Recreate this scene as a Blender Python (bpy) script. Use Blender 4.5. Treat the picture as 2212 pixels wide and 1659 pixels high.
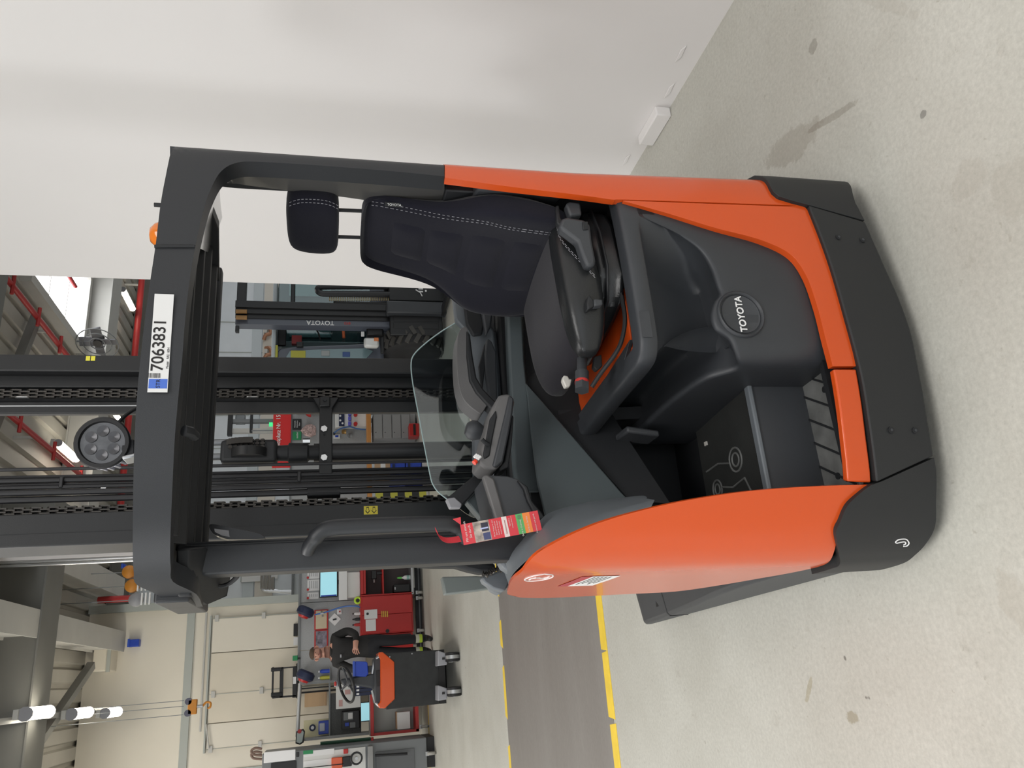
import bpy, math, random
from mathutils import Vector, Matrix
random.seed(7)
for o in list(bpy.data.objects): bpy.data.objects.remove(o)
scene = bpy.context.scene
COL = scene.collection
# ---------------------------------------------------------------- camera
CAM_H, FPX = 1.55, 1678.4
PITCH, ROLL, YAW = (math.radians(a) for a in (13.413, 0.188, 20.597))
FW = Vector((math.sin(YAW)*math.cos(PITCH), math.cos(YAW)*math.cos(PITCH), -math.sin(PITCH)))
_r0 = Vector((math.cos(YAW), -math.sin(YAW), 0)); _u0 = _r0.cross(FW)
RT = _r0*math.cos(ROLL) + _u0*math.sin(ROLL); UP = RT.cross(FW)
EYE = Vector((0, 0, CAM_H))
cd = bpy.data.cameras.new('camera'); cam = bpy.data.objects.new('camera', cd); COL.objects.link(cam)
cd.sensor_fit = 'HORIZONTAL'; cd.sensor_width = 36; cd.lens = FPX/2212*36; cd.clip_start = .05; cd.clip_end = 200
m = Matrix.Identity(4)
for i in range(3):
    m[i][0] = -UP[i]; m[i][1] = RT[i]; m[i][2] = -FW[i]; m[i][3] = EYE[i]     # the phone was held on its side
cam.matrix_world = m
scene.camera = cam
# ---------------------------------------------------------------- light
w = bpy.data.worlds.new('daylight'); scene.world = w; w.use_nodes = True
bg = w.node_tree.nodes['Background']; bg.inputs[0].default_value = (.93, .97, 1, 1); bg.inputs[1].default_value = 1.0
def area(name, loc, sx, sy, power, color=(1, 1, 1), rot=(0, 0, 0)):
    l = bpy.data.lights.new(name, 'AREA'); l.shape = 'RECTANGLE'; l.size = sx; l.size_y = sy; l.energy = power; l.color = color
    o = bpy.data.objects.new(name, l); COL.objects.link(o); o.location = loc; o.rotation_euler = rot
    return o
area('skylight_light', (-.6, -1.2, 5.05), 4.0, 2.2, 150, (1, .985, .97))
area('skylight_light', (-3.2, 4.2, 5.05), 2.2, 5.0, 190, (1, .985, .97))
area('skylight_light', (-3.0, 10.5, 5.05), 2.2, 4.0, 150, (1, .97, .93))
area('gate_daylight', (-7.0, 1.55, 3.3), 1.4, .8, 65, (.97, .985, 1), (0, math.radians(-72), 0))
vs = scene.view_settings
vs.view_transform = 'Standard'; vs.look = 'None'; vs.gamma = 1; vs.use_curve_mapping = False; vs.exposure = 0.42
# ---------------------------------------------------------------- helpers
def at(x, y, X=None, Y=None, Z=None):
    d = FW + RT*((829.5-y)/FPX) - UP*((x-1106)/FPX)
    if X is not None: t = (X-EYE.x)/d.x
    elif Y is not None: t = (Y-EYE.y)/d.y
    else: t = (Z-EYE.z)/d.z
    return EYE + d*t
def ray(x, y): return FW + RT*((829.5-y)/FPX) - UP*((x-1106)/FPX)
def plane_hit(x, y, p, n):
    d = ray(x, y); return EYE + d*((p-EYE).dot(n)/d.dot(n))
def plane3(a, b, c): return a, (b-a).cross(c-a).normalized()
MATS = {}
def mat(name, col, rough=.5, metal=0., bump=0., bscale=200., coat=0., var=0., vscale=3., spec=.5, trans=0., emit=None, es=0., alpha=1., ior=1.45, sheen=0.):
    if name in MATS: return MATS[name]
    m = bpy.data.materials.new(name); m.use_nodes = True; nt = m.node_tree; b = nt.nodes['Principled BSDF']
    b.inputs['Base Color'].default_value = (*col, 1); b.inputs['Roughness'].default_value = rough; b.inputs['Metallic'].default_value = metal
    b.inputs['Specular IOR Level'].default_value = spec; b.inputs['IOR'].default_value = ior
    b.inputs['Coat Weight'].default_value = coat; b.inputs['Coat Roughness'].default_value = .06
    b.inputs['Transmission Weight'].default_value = trans; b.inputs['Alpha'].default_value = alpha
    b.inputs['Sheen Weight'].default_value = sheen
    if emit: b.inputs['Emission Color'].default_value = (*emit, 1); b.inputs['Emission Strength'].default_value = es
    tc = nt.nodes.new('ShaderNodeTexCoord')
    if bump:
        n = nt.nodes.new('ShaderNodeTexNoise'); n.inputs['Scale'].default_value = bscale; n.inputs['Detail'].default_value = 3
        nt.links.new(tc.outputs['Object'], n.inputs['Vector'])
        bp = nt.nodes.new('ShaderNodeBump'); bp.inputs['Strength'].default_value = bump; bp.inputs['Distance'].default_value = .002
        nt.links.new(n.outputs['Fac'], bp.inputs['Height']); nt.links.new(bp.outputs['Normal'], b.inputs['Normal'])
    if var:
        n = nt.nodes.new('ShaderNodeTexNoise'); n.inputs['Scale'].default_value = vscale; n.inputs['Detail'].default_value = 5
        nt.links.new(tc.outputs['Object'], n.inputs['Vector'])
        r = nt.nodes.new('ShaderNodeMapRange'); r.inputs['From Min'].default_value = .3; r.inputs['From Max'].default_value = .7
        r.inputs['To Min'].default_value = 1-var; r.inputs['To Max'].default_value = 1+var
        nt.links.new(n.outputs['Fac'], r.inputs['Value'])
        mx = nt.nodes.new('ShaderNodeVectorMath'); mx.operation = 'SCALE'; mx.inputs[0].default_value = col
        nt.links.new(r.outputs['Result'], mx.inputs['Scale']); nt.links.new(mx.outputs['Vector'], b.inputs['Base Color'])
    MATS[name] = m
    return m
def tag(o, label=None, cat=None, group=None, kind=None):
    if label: o['label'] = label
    if cat: o['category'] = cat
    if group: o['group'] = group
    if kind: o['kind'] = kind
    return o
def empty(name, loc=(0, 0, 0), rz=0., parent=None):
    o = bpy.data.objects.new(name, None); COL.objects.link(o); o.location = loc; o.rotation_euler = (0, 0, rz)
    o.empty_display_size = .05
    if parent: o.parent = parent
    return o
class MB:
    def __init__(s): s.v = []; s.f = []
    def add(s, vs, fs, M=None):
        k = len(s.v)
        s.v += [tuple(M @ Vector(v)) if M else tuple(v) for v in vs]
        s.f += [tuple(i+k for i in f) for f in fs]
        return s
    def box(s, x0, x1, y0, y1, z0, z1, M=None):
        vs = [(x, y, z) for x in (x0, x1) for y in (y0, y1) for z in (z0, z1)]
        return s.add(vs, [(0, 1, 3, 2), (4, 6, 7, 5), (0, 4, 5, 1), (2, 3, 7, 6), (0, 2, 6, 4), (1, 5, 7, 3)], M)
    def grid(s, rows, cu=False, cv=False):
        n, k = len(rows), len(rows[0]); vs = [p for r in rows for p in r]; fs = []
        for i in range(n if cu else n-1):
            for j in range(k if cv else k-1):
                a, b, c, d = i*k+j, i*k+(j+1) % k, ((i+1) % n)*k+(j+1) % k, ((i+1) % n)*k+j
                fs.append((a, b, c, d))
        return s.add(vs, fs)
    def loft(s, rings, caps=True):      # closed rings
        n, k = len(rings), len(rings[0]); s.grid(rings, cv=True)
        if caps:
            b = len(s.v)-n*k
            s.f.append(tuple(b+j for j in range(k))[::-1]); s.f.append(tuple(b+(n-1)*k+j for j in range(k)))
        return s
    def tube(s, pts, r, n=10, caps=True, closed=False):
        pts = [Vector(p) for p in pts]; N = len(pts); rings = []; prev = None
        for i, p in enumerate(pts):
            if closed: t = (pts[(i+1) % N]-pts[i-1]).normalized()
            else: t = (pts[min(i+1, N-1)]-pts[max(i-1, 0)]).normalized()
            if prev is None:
                a = t.orthogonal().normalized()
            else:
                a = (prev - t*prev.dot(t)).normalized()
            prev = a; b = t.cross(a); rr = r[i] if isinstance(r, (list, tuple)) else r
            rings.append([p+(a*math.cos(2*math.pi*j/n)+b*math.sin(2*math.pi*j/n))*rr for j in range(n)])
        if closed: s.grid(rings, cu=True, cv=True); return s
        return s.loft(rings, caps)
    def cyl(s, p0, p1, r0, r1=None, n=20): return s.tube([p0, p1], [r0, r0 if r1 is None else r1], n)
    def lathe(s, prof, M=None, n=24):      # profile (r,z) about z
        rings = [[(r*math.cos(2*math.pi*j/n), r*math.sin(2*math.pi*j/n), z) for j in range(n)] for r, z in prof]
        k = len(s.v); s.loft(rings)
        if M:
            for i in range(k, len(s.v)): s.v[i] = tuple(M @ Vector(s.v[i]))
        return s
    def prism(s, pts, ext):
        pts = [Vector(p) for p in pts]; e = Vector(ext); n = len(pts)
        return s.add(pts+[p+e for p in pts], [tuple(range(n))[::-1], tuple(range(n, 2*n))]+[(i, (i+1) % n, n+(i+1) % n, n+i) for i in range(n)])
    def patch(s, rows, back):            # thick surface: rows in front, back rows behind
        n, k = len(rows), len(rows[0]); b = len(s.v); s.grid(rows); c = len(s.v)
        s.add([p for r in back for p in r], [])
        for i in range(n-1):
            for j in range(k-1):
                s.f.append((c+i*k+j, c+(i+1)*k+j, c+(i+1)*k+j+1, c+i*k+j+1))
        rim = [i for i in range(k)] + [i*k+k-1 for i in range(1, n)] + [(n-1)*k+j for j in range(k-2, -1, -1)] + [i*k for i in range(n-2, 0, -1)]
        for a, d in zip(rim, rim[1:]+rim[:1]): s.f.append((b+d, b+a, c+a, c+d))
        return s
    def obj(s, name, material, parent=None, bevel=0., seg=2, smooth=True, ang=35, flip=False, sub=0):
        me = bpy.data.meshes.new(name); me.from_pydata([tuple(v) for v in s.v], [], s.f); me.validate()
        o = bpy.data.objects.new(name, me); COL.objects.link(o)
        import bmesh
        bm = bmesh.new(); bm.from_mesh(me); bmesh.ops.recalc_face_normals(bm, faces=bm.faces); bm.to_mesh(me); bm.free()
        me.materials.append(material)
        if smooth:
            me.polygons.foreach_set('use_smooth', [True]*len(me.polygons)); me.set_sharp_from_angle(angle=math.radians(ang))
        if bevel:
            md = o.modifiers.new('bevel', 'BEVEL'); md.width = bevel; md.segments = seg; md.limit_method = 'ANGLE'; md.angle_limit = math.radians(32); md.harden_normals = False
        if sub:
            md = o.modifiers.new('sub', 'SUBSURF'); md.levels = sub; md.render_levels = sub
        if parent: attach(o, parent)
        return o
def attach(o, p):
    o.parent = p
    o.matrix_parent_inverse = worldm(p).inverted()
def worldm(p):
    if p.parent is None: return p.matrix_basis.copy()
    return worldm(p.parent) @ p.matrix_parent_inverse @ p.matrix_basis
def catmull(pts, n=8, closed=False):
    pts = [Vector(p) for p in pts]; N = len(pts); out = []
    rng = range(N) if closed else range(N-1)
    for i in rng:
        p1, p2 = pts[i], pts[(i+1) % N]
        p0 = pts[i-1] if (i > 0 or closed) else p1*2-p2
        p3 = pts[(i+2) % N] if (closed or i+2 < N) else p2*2-p1
        for k in range(n):
            t = k/n; t2 = t*t; t3 = t2*t
            out.append(.5*((2*p1)+(p2-p0)*t+(2*p0-5*p1+4*p2-p3)*t2+(3*p1-p0-3*p2+p3)*t3))
    if not closed: out.append(pts[-1])
    return out
def slab(name, px, Y, depth, material, parent=None, bevel=.003, sm=0, **k):
    """an outline read off the photo at the distance Y, given its real thickness"""
    pts = [at(x, y, Y=Y) for x, y in px]
    if sm: pts = catmull(pts, sm, True)
    return MB().prism(pts, (0, depth, 0)).obj(name, material, parent, bevel, **k)
def pslab(name, px, pl, depth, material, parent=None, bevel=.003, sm=0, **k):
    p, n = pl
    pts = [plane_hit(x, y, p, n) for x, y in px]
    if sm: pts = catmull(pts, sm, True)
    if n.dot(FW) < 0: n = -n
    return MB().prism(pts, n*depth).obj(name, material, parent, bevel, **k)
def frame(o, r, u):
    r = Vector(r).normalized(); u = Vector(u); u = (u-r*u.dot(r)).normalized(); n = r.cross(u)
    M = Matrix.Identity(4)
    for i in range(3): M[i][0] = r[i]; M[i][1] = u[i]; M[i][2] = n[i]; M[i][3] = o[i]
    return M
def text(name, s, org, r, u, size, material, parent=None, depth=.0006, align='CENTER', width=1., bold=0., valign='CENTER'):
    c = bpy.data.curves.new(name, 'FONT'); c.body = s; c.size = 1; c.align_x = align; c.align_y = valign; c.extrude = depth/size; c.offset = bold
    t = bpy.data.objects.new(name, c); me = bpy.data.meshes.new_from_object(t)
    bpy.data.objects.remove(t); bpy.data.curves.remove(c)
    o = bpy.data.objects.new(name, me); COL.objects.link(o)
    me.transform(frame(Vector(org), r, u) @ Matrix.Diagonal((size*width, size, size, 1)))
    me.materials.clear(); me.materials.append(material)
    if parent: attach(o, parent)
    return o
def plate(name, org, r, u, w, h, t, material, parent=None, bevel=0., dx=0, dy=0, dz=0):
    M = frame(Vector(org), r, u)
    return MB().box(dx-w/2, dx+w/2, dy-h/2, dy+h/2, dz-t, dz, M).obj(name, material, parent, bevel)
def copytree(o, parent=None):
    c = o.copy(); COL.objects.link(c); c.parent = parent
    for ch in o.children:
        copytree(ch, c)
    return c
# ---------------------------------------------------------------- materials
def floor_mat(name, c1, c2, c3, spots=.5, stretch=(1, 1, 1), rough=.5, stains=()):
    m = bpy.data.materials.new(name); m.use_nodes = True; nt = m.node_tree; b = nt.nodes['Principled BSDF']
    tc = nt.nodes.new('ShaderNodeTexCoord'); mp = nt.nodes.new('ShaderNodeMapping'); mp.inputs['Scale'].default_value = stretch
    nt.links.new(tc.outputs['Object'], mp.inputs['Vector'])
    def noise(sc, det, ro=.6, v=mp):
        n = nt.nodes.new('ShaderNodeTexNoise'); n.inputs['Scale'].default_value = sc; n.inputs['Detail'].default_value = det; n.inputs['Roughness'].default_value = ro
        nt.links.new(v.outputs['Vector'], n.inputs['Vector']); return n
    def ramp(src, p0, p1, a, bb):
        r = nt.nodes.new('ShaderNodeValToRGB'); r.color_ramp.elements[0].position = p0; r.color_ramp.elements[1].position = p1
        r.color_ramp.elements[0].color = (*a, 1); r.color_ramp.elements[1].color = (*bb, 1); nt.links.new(src.outputs['Fac'], r.inputs['Fac']); return r
    def mix(f, a, bb, typ='MIX'):
        x = nt.nodes.new('ShaderNodeMix'); x.data_type = 'RGBA'; x.blend_type = typ
        if isinstance(f, float): x.inputs['Factor'].default_value = f
        else: nt.links.new(f, x.inputs['Factor'])
        nt.links.new(a, x.inputs['A']); nt.links.new(bb, x.inputs['B']); return x.outputs['Result']
    big = ramp(noise(1.3, 6), .35, .68, c1, c2)
    fine = ramp(noise(70, 4, .7), .3, .7, (.86, .86, .86), (1.07, 1.07, 1.07))
    col = mix(1., big.outputs['Color'], fine.outputs['Color'], 'MULTIPLY')
    st = ramp(noise(2.6, 8, .72), .60, .78, (0, 0, 0), (1, 1, 1))
    dk = nt.nodes.new('ShaderNodeRGB'); dk.outputs[0].default_value = (*c3, 1)
    s1 = nt.nodes.new('ShaderNodeMath'); s1.operation = 'MULTIPLY'; s1.inputs[1].default_value = spots; nt.links.new(st.outputs['Color'], s1.inputs[0])
    col = mix(s1.outputs[0], col, dk.outputs[0])
    def over(col, fac_node, p0, p1, k, c, out='Fac'):
        r = nt.nodes.new('ShaderNodeMapRange'); r.inputs['From Min'].default_value = p0; r.inputs['From Max'].default_value = p1; r.inputs['To Max'].default_value = k
        nt.links.new(fac_node.outputs[out], r.inputs['Value']); d = nt.nodes.new('ShaderNodeRGB'); d.outputs[0].default_value = (*c, 1)
        return mix(r.outputs['Result'], col, d.outputs[0])
    dk3 = tuple(v*.42 for v in c3)
    col = over(col, noise(9, 6, .75), .60, .78, .5, c3)
    col = over(col, noise(30, 3, .6), .66, .74, .5, c3)
    col = over(col, noise(14, 2, .5), .755, .775, .8, dk3)
    mp2 = nt.nodes.new('ShaderNodeMapping'); mp2.inputs['Scale'].default_value = (1.2, 7, 1); nt.links.new(tc.outputs['Object'], mp2.inputs['Vector'])
    col = over(col, noise(4, 6, .7, mp2), .62, .78, .35, c3)
    warp = noise(16, 6, .7)
    for (px_, py_, rx, ry, ang, kk, cc) in stains:
        m2 = nt.nodes.new('ShaderNodeMapping'); m2.vector_type = 'TEXTURE'; m2.inputs['Location'].default_value = (px_, py_, 0); m2.inputs['Rotation'].default_value = (0, 0, ang); m2.inputs['Scale'].default_value = (rx, ry, 1)
        nt.links.new(tc.outputs['Object'], m2.inputs['Vector'])
        ln = nt.nodes.new('ShaderNodeVectorMath'); ln.operation = 'LENGTH'; nt.links.new(m2.outputs['Vector'], ln.inputs[0])
        ad = nt.nodes.new('ShaderNodeMath'); ad.operation = 'MULTIPLY_ADD'; ad.inputs[1].default_value = -2.2; nt.links.new(warp.outputs['Fac'], ad.inputs[0]); nt.links.new(ln.outputs['Value'], ad.inputs[2])
        r = nt.nodes.new('ShaderNodeMapRange'); r.inputs['From Min'].default_value = .05; r.inputs['From Max'].default_value = -.15; r.inputs['To Max'].default_value = kk*.6
        nt.links.new(ad.outputs[0], r.inputs['Value']); d = nt.nodes.new('ShaderNodeRGB'); d.outputs[0].default_value = (*cc, 1)
        col = mix(r.outputs['Result'], col, d.outputs[0])
    nt.links.new(col, b.inputs['Base Color']); b.inputs['Roughness'].default_value = rough
    bp = nt.nodes.new('ShaderNodeBump'); bp.inputs['Strength'].default_value = .12; bp.inputs['Distance'].default_value = .003
    nt.links.new(noise(45, 5).outputs['Fac'], bp.inputs['Height']); nt.links.new(bp.outputs['Normal'], b.inputs['Normal'])
    return m
M_FLOOR = floor_mat('concrete', (.475, .465, .415), (.56, .555, .505), (.30, .275, .23), .4, stains=[(1.60, 1.93, .055, .14, -.25, .6, (.24, .205, .16)), (1.55, 1.72, .012, .12, -.3, .7, (.2, .17, .13)), (1.72, 1.42, .02, .16, -1.0, .35, (.33, .3, .25)), (1.30, 1.40, .012, .012, 0, .9, (.08, .075, .07)), (1.83, 1.72, .022, .022, 0, .7, (.15, .13, .1)), (-.14, 2.47, .010, .05, .9, .7, (.27, .22, .10)), (-.22, 2.27, .02, .03, 0, .8, (.2, .15, .06)), (.05, 1.55, .07, .05, .4, .4, (.33, .29, .23)), (.28, 1.30, .10, .05, -.5, .45, (.32, .28, .22)), (1.05, 1.33, .04, .06, 0, .4, (.34, .31, .26)), (.95, 1.22, .07, .06, 0, .35, (.33, .30, .25))])
M_LANE = floor_mat('lane_paint', (.20, .183, .17), (.245, .228, .215), (.30, .28, .26), .5, (.35, 1.6, 1), .45)
M_YEL = mat('line_yellow', (.85, .60, .05), .55, var=.08, vscale=6)
M_WHITE = mat('wall_white', (.79, .768, .758), .62, bump=.05, bscale=30, var=.02, vscale=.8)
M_CREAM = mat('wall_cream', (.72, .67, .57), .6, var=.03, vscale=1.2)
M_STRIPE = mat('wall_stripe', (.40, .42, .39), .6)
M_PALE = mat('wall_pale', (.72, .76, .80), .6, var=.03)
M_DECK = mat('roof_deck', (.42, .40, .355), .5, var=.04)
M_BEAM = mat('steel_beam', (.17, .168, .155), .55, var=.05)
M_BEAML = mat('steel_beam_light', (.50, .49, .46), .5, var=.04)
M_ORANGE = mat('orange_paint', (.60, .076, .010), .24, coat=.3, spec=.5, bump=.02, bscale=300)
M_BLACK = mat('black_textured', (.017, .018, .019), .55, bump=.25, bscale=900)
M_GUARD = mat('guard_paint', (.0195, .021, .024), .42, bump=.2, bscale=700)
M_INNER = mat('pillar_inner', (.085, .083, .08), .22, var=.05, vscale=8, coat=.5)
M_GREY = mat('grey_plastic', (.040, .043, .048), .5, bump=.2, bscale=800, var=.04, vscale=5)
M_PANEL = mat('seat_panel', (.034, .037, .042), .45, bump=.15, bscale=800, var=.10, vscale=4)
M_TEAL = mat('dash_grey', (.065, .080, .085), .48, bump=.12, bscale=700)
M_TRIM = mat('fender_trim', (.135, .15, .165), .45, bump=.12, bscale=700)
M_DARK = mat('dark_plastic', (.012, .013, .015), .6, bump=.15, bscale=500)
M_MAT = mat('floor_mat', (.020, .021, .020), .7, bump=.3, bscale=300, var=.15, vscale=12)
M_STEP = mat('step_plate', (.12, .123, .12), .6, var=.35, vscale=14)
M_FABRIC = mat('seat_fabric', (.0095, .0095, .0160), .95, bump=.4, bscale=900, sheen=.12, spec=.2)
M_FABRIC2 = mat('cushion_fabric', (.013, .0115, .016), .95, bump=.4, bscale=900, sheen=.12, spec=.2)
M_LEATHER = mat('seat_leather', (.014, .015, .016), .3, bump=.2, bscale=250)
M_PAD = mat('armrest_pad', (.115, .112, .112), .5, bump=.15, bscale=400, var=.06, vscale=10)
M_RUBBER = mat('rubber', (.012, .012, .013), .65)
M_HOSE = mat('hose', (.018, .018, .020), .4)
M_MAST = mat('mast_paint', (.011, .0115, .0125), .42, bump=.1, bscale=300, var=.08, vscale=6)
M_CHAIN = mat('chain_steel', (.075, .07, .065), .38, metal=.85)
M_STEEL = mat('bright_steel', (.62, .62, .62), .28, metal=1.)
M_ZINC = mat('zinc', (.42, .43, .44), .4, metal=.8)
M_GLASS = mat('screen_glass', (.62, .72, .74), .03, trans=1., ior=1.02, alpha=.35)
M_LBL = mat('label_white', (.66, .66, .655), .45)
M_INK = mat('ink_black', (.012, .010, .010), .6)
M_BLUE = mat('label_blue', (.06, .14, .52), .5)
M_WHT = mat('print_white', (.78, .78, .78), .5)
M_THREAD = mat('thread', (.33, .33, .36), .8)
M_BEACON = mat('beacon_amber', (.85, .22, .02), .12, trans=.25, coat=.6)
M_TAGRED = mat('tag_red', (.62, .045, .06), .4)
M_TAGGRN = mat('tag_green', (.10, .38, .12), .4)
M_TAGORG = mat('tag_orange', (.80, .23, .05), .4)
M_TAGPINK = mat('tag_white', (.72, .62, .60), .4)
M_LGREY = mat('light_grey_plastic', (.30, .30, .32), .45)
M_BEIGE = mat('beige_plastic', (.55, .53, .49), .45)
M_RED = mat('red_plastic', (.45, .03, .025), .4)
# ================================================================ the hall
def glassmat(name, tint, refl=.05):
    m = bpy.data.materials.new(name); m.use_nodes = True; nt = m.node_tree; nt.nodes.clear()
    o = nt.nodes.new('ShaderNodeOutputMaterial'); a = nt.nodes.new('ShaderNodeBsdfTransparent'); a.inputs[0].default_value = (*tint, 1)
    g = nt.nodes.new('ShaderNodeBsdfGlossy'); g.inputs['Roughness'].default_value = .03
    f = nt.nodes.new('ShaderNodeFresnel'); f.inputs[0].default_value = 1.45
    x = nt.nodes.new('ShaderNodeMixShader'); ad = nt.nodes.new('ShaderNodeMath'); ad.inputs[1].default_value = refl; nt.links.new(f.outputs[0], ad.inputs[0]); nt.links.new(ad.outputs[0], x.inputs[0]); nt.links.new(a.outputs[0], x.inputs[1]); nt.links.new(g.outputs[0], x.inputs[2])
    nt.links.new(x.outputs[0], o.inputs[0]); return m
M_PANE = glassmat('shield_glass', (.74, .80, .815))
M_CABGLASS = glassmat('cab_glass', (.55, .68, .68))
ROOF = 5.2
fl = tag(MB().box(-14, 15, -6, 22, -.2, 0).obj('floor', M_FLOOR), kind='structure')
MB().box(-14, 15, 4.44, 7.25, -.01, .0015).obj('lane_strip', M_LANE, fl)
seg = [(-14, -3.2), (-3.2, -.62), (-.42, .03), (.17, .42), (.62, 2.6), (2.7, 6), (6.1, 15)]
for a, b in seg:
    MB().prism([(a, 7.21+random.uniform(-.01, .01), 0), (b, 7.21, 0), (b-.02, 7.29, 0), (a+.03, 7.30, 0)], (0, 0, .0025)).obj('yellow_line', M_YEL, fl)
for a, b in [(-14, -.33), (-.31, .05), (.05, .37), (.42, 3), (3, 15)]:
    MB().prism([(a, 4.41, 0), (b, 4.41, 0), (b-.01, 4.51, 0), (a+.01, 4.515, 0)], (0, 0, .0025)).obj('yellow_line', M_YEL, fl)
for a, b in [(-9, -1.9), (-1.85, -.9), (-.85, -.35)]:
    MB().prism([(a, 13.02, 0), (b, 13.02, 0), (b-.02, 13.1, 0), (a, 13.1, 0)], (0, 0, .0025)).obj('yellow_line', M_YEL, fl)
MB().prism([(4.75, 9.2, 0), (4.9, 9.2, 0), (4.9, 13, 0), (4.75, 13, 0)], (0, 0, .0025)).obj('floor_stripe', mat('floor_dark_stripe', (.12, .115, .105), .6), fl)
wr = tag(MB().box(2.385, 2.60, -6, 4.56, 0, ROOF).obj('wall_right', M_WHITE), kind='structure')
a, b = at(1432, 300, X=2.384), at(1452, 232, X=2.384)
MB().box(2.335, 2.386, b.y, a.y, .0, .075).obj('mounting_block', M_WHITE, wr, .006)
for x, y in ((1352, 345), (1445, 195), (1470, 115)):
    p = at(x, y, X=2.384); MB().prism([p+Vector((0, dy, dz)) for dy, dz in ((-.05, -.006), (.02, -.012), (.05, .004), (-.02, .008))], (-.004, 0, 0)).obj('paint_flake', M_WHITE, wr, .002)
wb = tag(MB().box(-14, 1.35, 14.0, 14.3, 0, ROOF).obj('wall_back', M_CREAM), kind='structure')
MB().box(-14, 1.35, 13.965, 14.01, 3.62, 3.74).obj('grey_band', M_STRIPE, wb, .004)
MB().box(1.32, 1.44, 13.90, 14.05, 0, ROOF).obj('grey_column', M_STRIPE, wb, .004)
MB().box(-1.35, -1.12, 13.98, 14.05, 0, 3.62).obj('grey_column', M_STRIPE, wb, .004)
wb2 = tag(MB().box(1.40, 15, 16.0, 16.3, 0, ROOF).obj('wall_back_right', M_PALE), kind='structure')
for i, x in enumerate((2.1, 2.75, 3.4, 4.6, 5.3, 6.0, 6.7, 7.4, 8.4)):
    MB().box(x, x+.012, 15.985, 16.01, .0, ROOF).obj('panel_joint', M_STRIPE, wb2)
MB().box(1.40, 15, 15.96, 16.01, 2.90, 3.10).obj('grey_band', mat('pale_band', (.55, .60, .63), .6), wb2, .004)
MB().box(1.40, 15, 15.95, 16.01, 2.55, 2.88).obj('sill_band', mat('sill_band', (.66, .62, .56), .6), wb2, .004)
xa_, xb_ = at(150, 1206, Y=9.0).x, at(150, 1177, Y=9.0).x
tag(MB().box(xa_, xb_, 9.0, 9.15, 0, ROOF).obj('trim_40', mat('pale_post', (.72, .68, .66), .45), None, .006), kind='structure')
for i_, (y_, r_) in enumerate(((1210, .016), (1217, .014))): x_ = at(150, y_, Y=9.02).x; tag(MB().cyl((x_, 9.02, 0), (x_, 9.02, ROOF), r_, n=14).obj('trim_%d' % (41+i_), M_STEEL), kind='structure')
# sliding gate in the back wall
gt = tag(empty('door_1', (0, 13.97, 0)), kind='structure')
M_GATE = mat('gate_cream', (.66, .60, .49), .55, var=.05, vscale=1.5)
def gx(y): return at(500, y, Y=13.95).x
xs = [gx(1334), gx(1408), gx(1559), gx(1614)]
for i in range(3):
    MB().box(xs[i+1]+.006, xs[i]-.006, 13.94, 14.0, .05, 3.34).obj('gate_leaf', [M_CREAM, M_GATE, M_CREAM][i], gt, .004)
MB().box(xs[3]-.05, xs[0]+.05, 13.92, 14.0, 3.36, 3.385).obj('gate_frame', M_STRIPE, gt)
MB().tube([(xs[0]+.1, 13.90, 3.44), (xs[2]-.1, 13.90, 3.44)], .018, 8).obj('gate_rail', M_BEAML, gt)
MB().tube([(xs[2], 13.90, 3.36), (xs[2]-.35, 13.90, 3.30)], .012, 8).obj('gate_rail', M_BEAML, gt)
for x in (xs[0], (xs[1]+xs[2])/2-.1, xs[3]):
    MB().box(x-.004, x+.004, 13.932, 13.95, 1.0, 3.34).obj('gate_seam', M_STRIPE, gt)
    for z in (3.28, 2.55): MB().box(x-.05, x+.05, 13.915, 13.95, z-.03, z+.03).obj('hinge', M_BEAML, gt, .004)
# roof
def deck():
    b = MB(); x = -14.0; top = []
    while x < 15: top += [(x, ROOF), (x+.17, ROOF), (x+.195, ROOF+.05), (x+.245, ROOF+.05)]; x += .27
    b.grid([[(x, y, z) for x, z in top] for y in (-6, 22)])
    b.add([(-14, -6, ROOF+.1), (15, -6, ROOF+.1), (15, 22, ROOF+.1), (-14, 22, ROOF+.1)], [(0, 1, 2, 3)])
    return b
ce = tag(deck().obj('ceiling', M_DECK, smooth=False), kind='structure')
M_SKY = mat('skylight_pane', (.9, .9, .9), .5, emit=(.96, .98, 1), es=3.2)
sk = tag(empty('window_1', (5.6, 10.8, 5.15)), kind='structure')
MB().box(5.02, 6.1, 9.6, 11.7, 5.13, 5.15).obj('pane', M_SKY, sk)
for x0, x1, y0, y1 in ((4.9, 5.02, 9.5, 11.8), (6.1, 6.22, 9.5, 11.8), (5.02, 6.1, 9.5, 9.6), (5.02, 6.1, 11.7, 11.8)):
    MB().box(x0, x1, y0, y1, 5.07, 5.2).obj('frame', M_BEAML, sk)
for y in (10.2, 10.9): MB().box(5.02, 6.1, y-.008, y+.008, 5.10, 5.13).obj('glazing_bar', M_BEAML, sk)
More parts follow.
